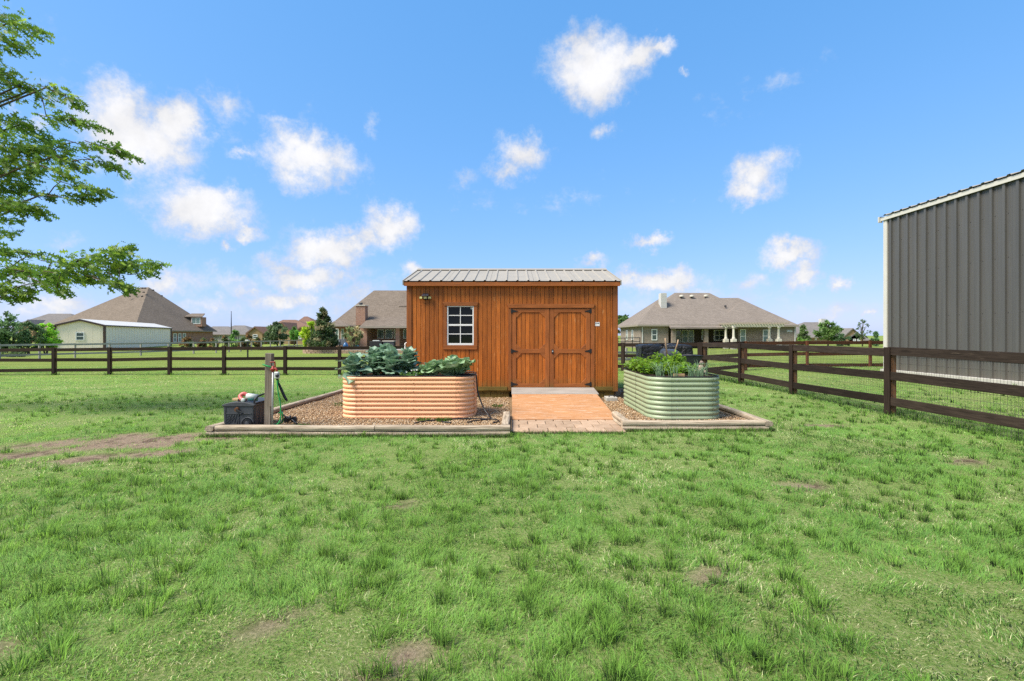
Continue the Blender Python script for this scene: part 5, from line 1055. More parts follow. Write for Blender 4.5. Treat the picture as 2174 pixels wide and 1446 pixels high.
window(h, (WX(1489, 63.4), 63.38), (WX(1496, 63.4), 63.38), WZ(722, 63.4), WZ(700, 63.4), (0, -1), 'glass_teal', 1, 2)
window(h, (WX(1515, 63.4), 63.38), (WX(1538, 63.4), 63.38), WZ(723, 63.4), WZ(700.5, 63.4), (0, -1), 'glass_far', 2, 2)
window(h, (WX(1571, Y0), Y0 - .02), (WX(1583, Y0), Y0 - .02), WZ(729, Y0), WZ(699, Y0), (0, -1), 'glass_teal', 1, 2)
window(h, (WX(1619, Y0), Y0 - .02), (WX(1631, Y0), Y0 - .02), WZ(727, Y0), WZ(700, Y0), (0, -1), 'glass_teal', 1, 2)
window(h, (WX(1670, Y0), Y0 - .02), (WX(1681, Y0), Y0 - .02), WZ(704.6, Y0), WZ(701, Y0), (0, -1), 'glass_far', 3, 1, .05)
for yy_ in (63.5, 66.5): window(h, (xl - .02, yy_ + .9), (xl - .02, yy_), .9, 2.2, (-1, 0), 'glass_far', 1, 2, .06)
for p in (1363.5, 1687): B('downspout', 'lapboard', h, WX(p, Y0) - .06, WX(p, Y0) + .06, Y0 - .12, Y0 - .03, G, 2.55, 0)
pg = thing('pergola', 'stone coloured pergola with round columns against the taupe brick house', 'pergola', (30, 57.5, G))
PYf, PYb = 56.2, 59.0
for p, y in ((1541, PYb), (1557.5, PYf), (1633.5, PYb), (1653, PYf)):
    c = WX(p, y); b_ = MB().box(c - .27, c + .27, y - .27, y + .27, G, WZ(720, y)).build('pedestal', 'stone_cap', pg, bevel=.03)
    MB().lathe((c, y, WZ(720, y)), [(.21, 0), (.21, .1), (.16, .16), (.145, .3), (.12, 1.1), (.12, 1.2), (.15, 1.26), (.20, 1.36), (.20, 1.44)], 12).build('column', 'stone_cap', pg, smooth=True)
for y in (PYf, PYb): MB().box(WX(1541, PYb) - .5, WX(1653, PYf) + .6, y - .09, y + .09, WZ(720, PYf) + 1.44, WZ(720, PYf) + 1.75).build('beam', 'stone_cap', pg)
xx = WX(1541, PYb) - .6
while xx < WX(1653, PYf) + .8: MB().box(xx, xx + .06, PYf - .7, PYb + .5, WZ(720, PYf) + 1.75, WZ(720, PYf) + 1.95).build('rafter', 'fascia', pg); xx += .33
# --- middle neighbour
h = thing('brick_house', 'red brick house with a tall chimney and covered patio behind the shed', 'house', (-14, 66, G)); Y0 = 60
wall(h, [(WX(716, 66), 64.5), (WX(765, Y0), 64.5), (WX(765, Y0), 76), (WX(716, 66), 76)], G, 2.7, 'brick_red')
wall(h, [(WX(764, Y0), Y0), (WX(779, Y0), Y0), (WX(779, Y0), 64.4), (WX(764, Y0), 64.4)], G, 2.62, 'brick_red', 'patio_pier')
wall(h, [(WX(765, Y0) + .02, 63.6), (WX(960, Y0), 63.6), (WX(960, Y0), 77), (WX(765, Y0) + .02, 77)], G, 2.62, 'brick_red')
for p0, p1 in ((840, 848), (925, 933)): wall(h, [(WX(p0, Y0), Y0), (WX(p1, Y0), Y0), (WX(p1, Y0), Y0 + .5), (WX(p0, Y0), Y0 + .5)], G, 2.5, 'brick_red', 'patio_column')
hip(h, [(WX(700, 62), 62), (-5.5, 62), (-5.5, 78.5), (WX(700, 62), 78.5)], 2.85, W(794, 616.7, 69), (-10, 69, WZ(616.7, 69)), 'shingle_brown')
MB().prism([(WX(763, 59.2), 59.2, WZ(694, 59.2)), (WX(763, 59.2), 65.4, WZ(664, 65.4)), (WX(763, 59.2), 65.4, WZ(664, 65.4) - .2), (WX(763, 59.2), 59.2, WZ(694, 59.2) - .16)], (14, 0, 0)).build('patio_roof', 'shingle_brown', h)
B('eave', 'fascia', h, WX(763, 59.15), WX(763, 59.15) + 14, 59.12, 59.19, WZ(696.5, 59.15), WZ(692.5, 59.15), 0)
hip(h, [(WX(692, 58), 58), (WX(743, 58), 58), (WX(750, 63.5), 63.5), (WX(705, 63.5), 63.5)], WZ(691, 58), W(711, 681, 62), W(722, 681, 62), 'shingle_brown', name='pavilion_roof', th=.12)
for p, y in ((702, 58.4), (740, 58.4)): B('pavilion_post', 'fence_raw', h, WX(p, y) - .09, WX(p, y) + .09, y - .09, y + .09, G, WZ(692, 58), 0)
B('pavilion_beam', 'fence_raw', h, WX(695, 58.3), WX(742, 58.3), 58.2, 58.4, WZ(697.5, 58.3), WZ(693.5, 58.3), 0)
cm = MB().box(WX(755.5, 61.8), WX(775, 61.8), 61.8, 63.0, 2.8, WZ(649.5, 61.8)).build('chimney', 'brick_red', h); B('chimney_cap', 'stone_cap', cm, WX(754, 61.8), WX(776.5, 61.8), 61.7, 63.1, WZ(649.5, 61.8) + .003, WZ(648, 61.8) + .02, .02)
MB().lathe((WX(766, 62.4), 62.4, WZ(648, 62.4)), [(.2, 0), (.2, .15), (.28, .2), (.25, .32)], 12).build('flue', 'grey_plastic', cm)
dm = MB().box(WX(855, 66), WX(900, 66), 66, 70, 3.6, WZ(653, 66)).build('dormer', 'cream', h); B('dormer_roof', 'shingle_brown', dm, WX(848, 65.6), WX(906, 65.6), 65.4, 70.5, WZ(653, 66) + .003, WZ(650, 66), 0)
for a_, b_ in ((712, 720), (724, 731)): window(h, (WX(a_, 64.5), 64.48), (WX(b_, 64.5), 64.48), WZ(722, 64.5), WZ(698, 64.5), (0, -1), 'glass_teal', 1, 2, .07)
for a_, b_ in ((801, 816), (818, 834), (836, 840), (856, 872)): window(h, (WX(a_, 63.6), 63.58), (WX(b_, 63.6), 63.58), WZ(719, 63.6), WZ(699, 63.6), (0, -1), 'glass_teal', 1, 1, .12)
# --- left neighbour
h = thing('brick_house', 'brown roofed house rising behind the cream metal barn', 'house', (-80, 100, G)); s = 1.35
F, Rr, Bk, Lf = [(-53.5 * s, 68 * s), (-49.1 * s, 80 * s), (-70.7 * s, 88 * s), (-75.1 * s, 75.9 * s)]
def lerp2(a, b, t): return (a[0] + (b[0] - a[0]) * t, a[1] + (b[1] - a[1]) * t)
cc = lerp2(lerp2(F, Bk, .5), (0, 0), 0)
def inset(p, t=.05): return lerp2(p, cc, t)
wall(h, [inset(p) for p in (F, Rr, Bk, Lf)], G, 2.35, 'brick_red')
rf = hip(h, [F, Rr, Bk, Lf], 2.5, W(316, 610, 77.6 * s), W(298, 610, 78.4 * s), 'shingle_brown')
for p, q in ((302, 612), (308, 612), (283, 619.5), (305, 620.5), (275, 629), (302, 629), (325, 616), (343, 628)): vent(rf, W(p, q, 75.6 * s), 'black', .19)
nr = Vector((Rr[1] - F[1], -(Rr[0] - F[0]), 0)).normalized(); fi, ri = inset(F), inset(Rr)
for t0, t1 in ((.46, .50), (.52, .56), (.58, .62)):
    a_, b_ = lerp2(fi, ri, t0), lerp2(fi, ri, t1); window(h, (a_[0] + nr.x * .03, a_[1] + nr.y * .03), (b_[0] + nr.x * .03, b_[1] + nr.y * .03), .1, 1.95, (nr.x, nr.y), 'glass_teal', 1, 2, .12)
_a, _b, _c = Vector((*F, 2.5)), Vector((*Rr, 2.5)), W(316, 610, 77.6 * s); _n = (_b - _a).cross(_c - _a); _o = Vector((0, 0, 1.5)); _d = W(412, 686, 1) - _o
dq = _o + _d * (_n.dot(_a - _o) / _n.dot(_d)); dq.y -= .3; dq.z += .55
dm = MB().box(dq.x - .5, dq.x + 1.9, dq.y, dq.y + 1.5, dq.z - 1.3, dq.z + .75).build('dormer', 'brick_red', h)
MB().prism([(dq.x - 1.8, dq.y - .3, dq.z + .75), (dq.x + 2.2, dq.y - .3, dq.z + .75), (dq.x + 1.2, dq.y + 2.2, dq.z + 1.5), (dq.x - 1.8, dq.y + 2.2, dq.z + 1.5)], (0, 0, .14)).build('dormer_roof', 'shingle_brown', dm)
window(dm, (dq.x - .3, dq.y - .02), (dq.x + 1.6, dq.y - .02), dq.z - .75, dq.z + .6, (0, -1), 'glass_teal', 2, 1, .1)
# --- cream barn
bn = thing('metal_barn', 'cream metal barn with brown trim and one small window at left', 'barn', (-55, 62, -.5)); F = Vector((-52.6, 62, 0)); dr_ = Vector((-.339, .9407, 0)); dl_ = Vector((-.9407, -.339, 0)); BWd, BL = 5.0, 26.0
Ez, Pz, Gz = 2.78, 3.45, -.6
c4 = [F + dl_ * BWd, F, F + dr_ * BL, F + dl_ * BWd + dr_ * BL]; mid = F + dl_ * BWd / 2
gp_ = [Vector((c4[0].x, c4[0].y, Gz)), Vector((F.x, F.y, Gz)), Vector((F.x, F.y, Ez)), Vector((mid.x, mid.y, Pz)), Vector((c4[0].x, c4[0].y, Ez))]
MB().prism(gp_, dr_ * BL).build('wall', 'cream', bn)
n_ = -dl_
for i in range(28):
    p = F + dr_ * (.5 + i * .92) + n_ * .01; MB().obox(p + Vector((0, 0, Gz)), p + Vector((0, 0, Ez - .1)), .03, .03, tuple(n_)).build('wall_rib', 'cream', bn)
for i in range(6):
    p = F + dl_ * (.4 + i * .84) - dr_ * .004; MB().obox(p + Vector((0, 0, Gz)), p + Vector((0, 0, Ez - .05)), .02, .014, tuple(dr_)).build('wall_rib', 'cream', bn)
for s1 in (0, 1):
    e = (F + n_ * .18) if s1 == 0 else (F + dl_ * (BWd + .18)); a_ = Vector((e.x, e.y, Ez + .0)) - dr_ * .15; b_ = Vector((mid.x, mid.y, Pz + .08)) - dr_ * .15
    MB().prism([a_, b_, b_ + Vector((0, 0, .07)), a_ + Vector((0, 0, .07))], dr_ * (BL + .3)).build('roof', 'white_roof', bn); MB().obox(a_ - dr_ * .05 + Vector((0, 0, -.08)), b_ - dr_ * .05 + Vector((0, 0, -.08)), .12, .20).build('rake_trim', 'brown_trim', bn)
MB().obox(Vector((F.x, F.y, Ez - .03)) + n_ * .2 - dr_ * .1, Vector((F.x, F.y, Ez - .03)) + n_ * .2 + dr_ * (BL + .1), .12, .14).build('eave_trim', 'brown_trim', bn)
for p in (F + n_ * .03 - dr_ * .03, F + dl_ * BWd - n_ * .02 - dr_ * .03, F + dr_ * BL + n_ * .03): MB().obox(p + Vector((0, 0, Gz)), p + Vector((0, 0, Ez - .02)), .24, .24, tuple(dr_)).build('corner_trim', 'brown_trim', bn)
a_, b_ = F + dl_ * 2.95 - dr_ * .03, F + dl_ * 2.05 - dr_ * .03; window(bn, (a_.x, a_.y), (b_.x, b_.y), WZ(723, 61), WZ(705.5, 61), (-dr_.x, -dr_.y), 'glass_far', 1, 2, .10)
# --- farther houses
def far_house(label, Y, pts_eave, ridge, ze, m, wm, wins=(), gables=(), depth=12):
    (p0, p1) = pts_eave; x0, x1 = WX(p0, Y), WX(p1, Y); h = thing('distant_house', label, 'house', ((x0 + x1) / 2, Y + depth / 2, G), 'distant houses'); zeav = WZ(ze, Y)
    wall(h, [(x0 + .5, Y + .5), (x1 - .5, Y + .5), (x1 - .5, Y + depth - .5), (x0 + .5, Y + depth - .5)], G, zeav, wm)
    (r0, r1, ry) = ridge; Yr = Y + depth / 2; hip(h, [(x0, Y), (x1, Y), (x1, Y + depth), (x0, Y + depth)], zeav + .02, W(r0, ry, Yr), W(r1, ry, Yr), m)
    for (g0, g1, gy, gp) in gables:   # front gable: px left, px right, eave y, peak y
        gx0, gx1 = WX(g0, Y - 2), WX(g1, Y - 2); gm = (gx0 + gx1) / 2; ge, gk = WZ(gy, Y - 2), WZ(gp, Y - 2)
        gw = MB().prism([(gx0, Y - 2, G), (gx1, Y - 2, G), (gx1, Y - 2, ge), (gm, Y - 2, gk), (gx0, Y - 2, ge)], (0, 6, 0)).build('gable_wall', wm, h)
        for a1, s2 in ((gx0, -1), (gx1, 1)): MB().prism([(a1 + s2 * .4, Y - 2.3, ge - .3), (gm, Y - 2.3, gk + .02), (gm, Y - 2.3, gk + .3), (a1 + s2 * .4, Y - 2.3, ge)], (0, 8, 0)).build('gable_roof', m, gw)
    for (a1, b1, zt_, zb_, yo, mm) in wins: window(h, (WX(a1, Y - yo), Y + .5 - yo if yo == 0 else Y - 2.03), (WX(b1, Y - yo), Y + .5 - yo if yo == 0 else Y - 2.03), WZ(zb_, Y - yo), WZ(zt_, Y - yo), (0, -1), mm, 1, 2, .12)
    return h
far_house('grey roofed house behind the thin dark pole', 112, (440, 536), (498, 520, 691), 710, 'shingle_grey', 'lapboard', [(463, 468, 711, 718, 0, 'glass_teal')])
far_house('grey roofed house just right of the brown roofed house', 118, (418, 500), (452, 484, 693), 709, 'shingle_grey', 'lapboard')
far_house('tan stone house with a reddish roof in the far middle', 100, (535, 690), (601, 628, 679), 708, 'shingle_red', 'brick_tan', [(537, 547, 710, 719, 2, 'glass_far'), (634, 640, 708, 720, 2, 'glass_teal')], [(527, 557, 707, 696), (583, 616, 704, 687), (630, 648, 703, 697)])
far_house('reddish roofed house with the tallest far peak beside the magnolia', 106, (598, 690), (646, 653, 672), 706, 'shingle_red', 'brick_tan')
far_house('grey roofed house partly hidden by the shrubs at far left', 120, (30, 165), (103, 150, 666), 689, 'shingle_grey', 'brick_tan', [(62, 66, 687, 694, 2, 'glass_teal')], [(52, 70, 691, 681)])
rh = far_house('taupe roofed house with a white chimney beyond the round trees at right', 105, (1672, 1792), (1707, 1745, 684), 716, 'shingle_grey', 'brick_tan', [(1733, 1737, 718, 722, 0, 'glass_far')])
cq = W(1745, 678, 109); B('chimney', 'lapboard', rh, cq.x - .45, cq.x + .45, 108.5, 109.5, 2.5, cq.z + .1, 0)
far_house('low house with two gables behind the thin tree at right', 125, (1775, 1850), (1786, 1806, 698), 722, 'shingle_grey', 'brick_tan', [(1811, 1817, 719.5, 724, 2, 'glass_teal'), (1820, 1826, 719.5, 724, 2, 'glass_teal')], [(1793, 1826, 714, 699), (1803, 1833, 718, 707)])

# ------------------------------------------------------------------ trees and shrubs
def tree(name, label, cat, x, y, z0, hgt, prof, trunk_h, n, ls, col, group=None, clumps=34, gap=.55, trunk_r=.12, col2=None, flat=.6, base_multi=1):
    """prof(t) -> crown radius for t in 0..1 from crown base to top"""
    t = thing(name, label, cat, (x, y, z0), group); ch = hgt - trunk_h; P = []; Cc = []; cl = []
    tries = 0
    while len(cl) < clumps and tries < 4000:
        tries += 1; u = rng.random(); r = prof(u)
        if rng.random() > r / max(prof(.5), prof(.3), prof(.15)) + .1: continue
        a = rng.uniform(0, 6.283); q = r * math.sqrt(rng.uniform(.15, 1)); cl.append((x + q * math.cos(a), y + q * math.sin(a), z0 + trunk_h + ch * u, r))
    per = n // len(cl)
    for (cx, cy, cz, r) in cl:
        rad = gap * max(.5, r) * rng.uniform(.35, .75); d = rdir(per); q = rad * rng.random((per, 1)) ** .45; P.append(np.array([cx, cy, cz]) + d * q * np.array([1, 1, .75])); tone = rng.uniform(.65, 1.35)
        base = np.array(col if (col2 is None or rng.random() < .6) else col2); Cc.append(np.clip(base * 2.3 * tone * rng.uniform(.7, 1.3, (per, 1)), 0, 1))
    P = np.concatenate(P); Cc = np.concatenate(Cc); n = len(P); D = rdir(n) + np.array([0, 0, -.2])
    obj_from(leaves_mesh('crown', P - np.array([x, y, z0]), D, rng.uniform(.7, 1.3, n) * ls, rng.uniform(.6, 1.1, n) * ls * flat, Cc, 'diamond', 'leafcol', upw=.35), 'crown', t)
    tk = MB()
    for b_ in range(base_multi):
        ox, oy = (0, 0) if base_multi == 1 else (random.uniform(-.25, .25), random.uniform(-.2, .2))
        tk.tube([(x + ox * .4, y + oy * .4, z0 - .1), (x + ox, y + oy, z0 + trunk_h), (x + ox * 1.3, y + oy, z0 + trunk_h + ch * .45), (x + ox, y + oy, z0 + trunk_h + ch * .85)], [trunk_r, trunk_r * .75, trunk_r * .45, trunk_r * .12], 7)
    for (cx, cy, cz, r) in cl[::max(1, len(cl) // 14)]:
        zb = z0 + trunk_h * .8 + (cz - z0 - trunk_h) * .5; tk.tube([(x, y, zb), ((x + cx) / 2, (y + cy) / 2, (zb + cz) / 2 + .05 * ch), (cx, cy, cz)], [trunk_r * .4, trunk_r * .25, trunk_r * .07], 5)
    tk.build('trunk', 'bark', t, smooth=True)
    return t
def round_(R_): return lambda u: R_ * max(.05, math.sin(math.pi * min(.97, u * .88 + .1))) ** .8
def cone_(R_): return lambda u: R_ * max(.05, (1 - u) ** .75) * (.75 + .25 * min(1, u * 6))
def PT(name, label, cat, px, py0, py1, Y, rpx, prof, n, ls, col, th=.3, group=None, **k):
    x = WX(px, Y); z0 = gz(x, Y); zt = WZ(py1, Y); rad = rpx * Y / 1020; return tree(name, label, cat, x, Y, z0, zt - z0, prof(rad), th * (zt - z0), n, ls, col, group, **k)
PT('magnolia_tree', 'dark glossy cone shaped magnolia left of the red brick house', 'tree', 686, 735, 655, 49, 33, cone_, 7000, .28, (.040, .062, .026), .12, clumps=95, gap=.5, col2=(.15, .135, .075), trunk_r=.16)
PT('yellow_green_tree', 'bright yellow green tree tucked behind the magnolia', 'tree', 657, 735, 682, 52, 17, round_, 2200, .26, (.20, .27, .02), .2, clumps=26)
PT('young_magnolia', 'thin young magnolia in front of the red brick pier', 'tree', 750, 740, 686, 50, 21, round_, 800, .30, (.10, .12, .05), .15, clumps=20, gap=.42, col2=(.24, .20, .11), trunk_r=.07, base_multi=3)
PT('feathery_tree', 'feathery grey green tree in front of the tan stone house', 'tree', 589, 735, 686, 78, 23, round_, 2600, .40, (.060, .088, .042), .12, clumps=34, gap=.55, trunk_r=.12)
PT('young_tree', 'small fresh green tree right of the feathery one', 'tree', 625, 735, 694, 76, 9, round_, 800, .35, (.085, .18, .035), .35, clumps=16)
PT('crepe_myrtle', 'fresh green crepe myrtle next to the thin dark pole', 'shrub', 502, 735, 699, 62, 13, round_, 1000, .28, (.085, .17, .04), .1, 'crepe myrtles along the weathered fence', clumps=20, trunk_r=.05, base_multi=3)
for i, (px, top, Y, r, lab) in enumerate([(478, 712, 60, 9, 'bronze tipped crepe myrtle left of the dark pole'), (527, 708, 64, 8, 'small dark conical shrub in front of the tan gable'), (516, 715, 60, 8, 'bronze tipped crepe myrtle right of the dark pole'), (548, 716, 64, 9, 'low dark shrub below the tan gable window'), (397, 716, 60, 12, 'bronze tipped shrub below the triple windows'), (430, 721, 58, 11, 'low green shrub beside the brick end wall'), (455, 718, 58, 9, 'olive shrub at the right end of the brick wall')]):
    PT('crepe_myrtle', lab, 'shrub', px, 735, top, Y, r, round_, 700, .26, (.062, .085, .03), .08, 'crepe myrtles along the weathered fence', clumps=16, col2=(.12, .075, .035), trunk_r=.05, base_multi=3)
for i, (px, top, Y, r, c, lab) in enumerate([(22, 676, 46, 34, (.060, .105, .040), 'large dark shrub at the left edge beyond the fences'), (62, 684, 47, 30, (.055, .095, .038), 'dark shrub between the left edge and the lime shrub'), (98, 686, 48, 22, (.14, .25, .025), 'lime green shrub touching the corner of the cream barn'), (-25, 672, 45, 30, (.065, .11, .04), 'shrub cut off by the left edge of the view')]):
    PT('garden_shrub', lab, 'shrub', px, 745, top, Y, r, round_, 2600, .22, c, .1, 'shrubs left of the cream barn', clumps=36, trunk_r=.08, base_multi=3)
PT('young_tree', 'loose airy tree top rising above the shrubs at far left', 'tree', 14, 735, 655, 49, 22, round_, 420, .28, (.06, .10, .04), .45, clumps=14, gap=.5)
PT('hedge_shrub', 'clump of leaves low behind the weathered fence at left', 'shrub', 30, 750, 738, 40, 22, round_, 500, .2, (.05, .08, .03), .05, clumps=14, trunk_r=.04)
PT('shade_tree', 'broad tree showing between the shed and the taupe brick house', 'tree', 1322, 735, 667, 84, 26, round_, 2000, .42, (.060, .105, .032), .3, clumps=26)
PT('round_tree', 'pointed green tree in front of the taupe roofed house at right', 'tree', 1705, 735, 688, 74, 14, cone_, 1700, .34, (.085, .125, .045), .18, 'trees beyond the taupe house', clumps=30)
PT('round_tree', 'largest round green tree beside the white chimney at right', 'tree', 1758, 735, 682, 74, 23, round_, 2600, .34, (.075, .125, .035), .2, 'trees beyond the taupe house', clumps=36)
PT('hedge_shrub', 'rounded blue green shrub right of the largest round tree', 'shrub', 1790, 735, 709, 72, 15, round_, 1000, .30, (.055, .10, .045), .08, clumps=18, trunk_r=.06)
PT('thin_tree', 'thin see through young tree right of the low gabled house', 'tree', 1831, 735, 680, 70, 15, round_, 340, .26, (.07, .10, .045), .3, clumps=26, gap=.4, trunk_r=.10)
PT('round_tree', 'small bushy tree just left of the charcoal building', 'tree', 1858, 735, 704, 72, 11, cone_, 900, .30, (.06, .11, .045), .12, 'trees beyond the taupe house', clumps=18)
PT('hedge_shrub', 'low green shrub at the corner of the taupe brick house', 'shrub', 1697, 735, 716, 66, 10, round_, 500, .28, (.09, .16, .03), .08, clumps=12, trunk_r=.05)

# --- oak reaching in from the left
def oak():
    TX, TY = -12.4, 9.4; g0 = gz(TX, TY); t = thing('oak_tree', 'lobed leaf oak whose branches reach into the view from the left', 'tree', (TX, TY, g0))
    # strands of foliage surveyed from the photograph: start, end, radius, leaves, depth
    S = [((-70, 20), (60, 62), 34, 200, 9.3), ((-60, 70), (45, 98), 26, 150, 9.6), ((20, 48), (100, 72), 12, 46, 9.4), ((-60, 150), (35, 160), 30, 170, 9.2), ((-60, 195), (30, 200), 22, 120, 9.7), ((40, 182), (64, 190), 14, 40, 9.3), ((72, 190), (98, 214), 8, 26, 9.5), ((98, 186), (165, 214), 15, 80, 9.3), ((140, 205), (172, 228), 7, 22, 9.3),
         ((-60, 250), (45, 262), 28, 190, 9.5), ((50, 262), (100, 300), 18, 80, 9.7), ((98, 246), (165, 258), 17, 95, 9.2), ((165, 258), (222, 274), 9, 42, 9.2), ((-60, 300), (70, 320), 36, 330, 9.3), ((60, 318), (150, 318), 22, 130, 9.6), ((-60, 350), (70, 362), 30, 290, 9.4), ((70, 345), (150, 372), 16, 90, 9.2), ((120, 330), (165, 355), 13, 52, 9.5),
         ((160, 302), (212, 314), 8, 36, 9.4), ((215, 310), (258, 324), 13, 58, 9.3), ((250, 322), (292, 336), 7, 24, 9.3), ((200, 340), (240, 352), 13, 58, 9.4), ((240, 352), (266, 372), 9, 28, 9.4), ((170, 345), (192, 358), 7, 20, 9.4), ((130, 385), (190, 398), 15, 70, 9.3), ((130, 418), (205, 425), 12, 66, 9.3), ((190, 398), (224, 412), 10, 36, 9.3), ((85, 415), (110, 418), 7, 18, 9.4),
         ((-60, 400), (60, 398), 26, 220, 9.6), ((-60, 430), (80, 440), 20, 160, 9.2), ((40, 440), (104, 458), 12, 54, 9.3), ((-50, 462), (40, 468), 12, 70, 9.4), ((-40, 490), (36, 492), 9, 46, 9.3), ((-40, 405), (30, 440), 20, 120, 9.7),
         ((-60, 530), (55, 535), 15, 110, 9.0), ((72, 538), (90, 540), 5, 10, 9.0), ((-60, 585), (60, 570), 24, 230, 9.1), ((-60, 620), (60, 618), 20, 170, 8.8), ((50, 575), (130, 590), 20, 140, 9.0), ((110, 555), (190, 562), 18, 130, 9.2), ((130, 580), (215, 590), 20, 150, 8.9), ((180, 548), (260, 535), 16, 110, 9.1), ((210, 565), (280, 562), 17, 120, 9.0), ((225, 535), (278, 522), 9, 44, 9.1), ((215, 595), (275, 612), 13, 70, 8.9), ((255, 600), (278, 620), 9, 34, 8.9), ((270, 560), (330, 560), 13, 66, 9.0), ((290, 580), (335, 572), 9, 36, 9.0), ((325, 560), (348, 560), 5, 12, 9.0), ((90, 600), (140, 622), 13, 60, 8.9), ((10, 630), (70, 632), 8, 40, 8.8),
         ((-300, 20), (-60, 60), 50, 260, 9.4), ((-320, 150), (-60, 180), 55, 280, 9.8), ((-320, 280), (-60, 310), 60, 320, 9.2), ((-320, 400), (-60, 420), 50, 260, 9.9), ((-320, 560), (-60, 590), 40, 260, 9.0), ((-250, -90), (-40, -40), 60, 300, 9.6), ((-480, -60), (-300, 80), 80, 300, 9.6), ((-560, 120), (-350, 300), 80, 320, 10.2), ((-560, 350), (-380, 520), 70, 280, 8.8)]
    P = []; D = []; C = []; br = MB(); ends = []
    for (a, b, r, n, Y) in S:
        A, Bp = W(a[0], a[1], Y), W(b[0], b[1], Y + random.uniform(-.3, .3)); rr = r * Y / 1020; d = (Bp - A); ln = d.length; d = d / ln
        n = int(n * (1.3 if b[0] > -41 else .4))
        tt = rng.random(n); ofs = rng.normal(0, .55, (n, 3)) * rr * np.array([1, 1.7, 1]) * (1 - .55 * tt ** 2)[:, None]
        P.append(np.array(A)[None] + np.array(d)[None] * (tt * ln)[:, None] + ofs); dd = np.array(d)[None] * 1.0 + rng.normal(0, .6, (n, 3)) + np.array([.30, 0, -.45]); D.append(dd)
        sh = rng.uniform(.7, 1.25); c = np.array([.17, .295, .042]) * sh; lime = rng.random((n, 1)) < .25; cc = np.where(lime, np.array([.29, .42, .045]), c) * rng.uniform(.65, 1.35, (n, 1)); C.append(cc)
        ends.append((A, Bp, Y, rr)); mid = A.lerp(Bp, .5) + Vector((0, 0, -.03)); br.tube([A - d * .25, mid, Bp], [.009, .006, .002], 5)
    P = np.concatenate(P); D = np.concatenate(D); C = np.concatenate(C); n = len(P); L = rng.uniform(.09, .175, n)
    obj_from(leaves_mesh('crown', P - np.array([TX, TY, g0]), D, L, L * .78, np.clip(C, 0, 1), 'oak', 'leafcol', upw=.40), 'crown', t)
    MB().tube([(TX - .05, TY, g0 - .1), (TX, TY, g0 + .4), (TX + .05, TY, 1.8), (TX + .02, TY + .05, 4), (TX + .1, TY, 7), (TX + .15, TY, 10)], [.24, .19, .16, .13, .09, .03], 10).build('trunk', 'bark', t, smooth=True)
    for (A, Bp, Y, rr) in ends:
        if A.x > -9.0: # join to the nearest strand that starts further left
            best = min((e for e in ends if e[0].x < A.x - .3), key=lambda e: (Vector(e[1]) - A).length if e[1].x < A.x + .5 else 99); q = best[0].lerp(best[1], .6); br.tube([q, q.lerp(A, .5) + Vector((0, 0, .04)), A], [.011, .009, .007], 5)
        else:
            zt_ = max(1.6, A.z - 1.1 - (A.x - TX) * .15); q = Vector((TX + .05, TY, zt_)); br.tube([q, q.lerp(A, .5) + Vector((0, 0, .18)), A, A.lerp(Bp, .6)], [.040, .026, .014, .005], 6)
    br.build('branches', 'bark', t, smooth=True)['kind'] = 'stuff'
oak()

# ------------------------------------------------------------------ far small things
rw = thing('retaining_wall', 'low curved retaining wall of tan blocks in front of the red brick house', 'wall', (-19, 49, -.6)); bs = None
path = [(WX(642, 49.6), 50.6), (WX(640, 49), 49.6), (WX(648, 48.4), 48.5)] + [(WX(660 + i * 8.2, 48.2), 48.2 + .0 * i) for i in range(27)]
acc_ = 0; sp_ = smooth_path([(x, y, 0) for x, y in path], 4); zb = -.36
for c in range(2):
    d_ = .22 * (c % 2); i = 0; L = 0; last = None
    tot = [0]
    for a_, b_ in zip(sp_[:-1], sp_[1:]): tot.append(tot[-1] + (b_ - a_).length)
    def at(s_):
        for q in range(len(tot) - 1):
            if tot[q + 1] >= s_: f_ = (s_ - tot[q]) / max(1e-6, tot[q + 1] - tot[q]); return sp_[q].lerp(sp_[q + 1], f_)
        return sp_[-1]
    s_ = d_
    while s_ + .43 < tot[-1]:
        a_, b_ = at(s_), at(s_ + .42); up_ = Vector((0, 0, zb + c * .2 + .098)); MB().obox(a_ + up_, b_ + up_, .26 + random.uniform(-.02, .02), .186).build('wall_block', 'block', rw, bevel=.015); s_ += .445
pb = MB().prism([(p.x, p.y + .12, zb + .02) for p in sp_] + [(sp_[-1].x, 58, zb + .02), (sp_[0].x, 58, zb + .02)], (0, 0, .36)).build('patio_terrace', 'concrete', None); tag(pb, 'raised concrete patio behind the block wall', 'patio', kind='structure')
PZ = zb + .38
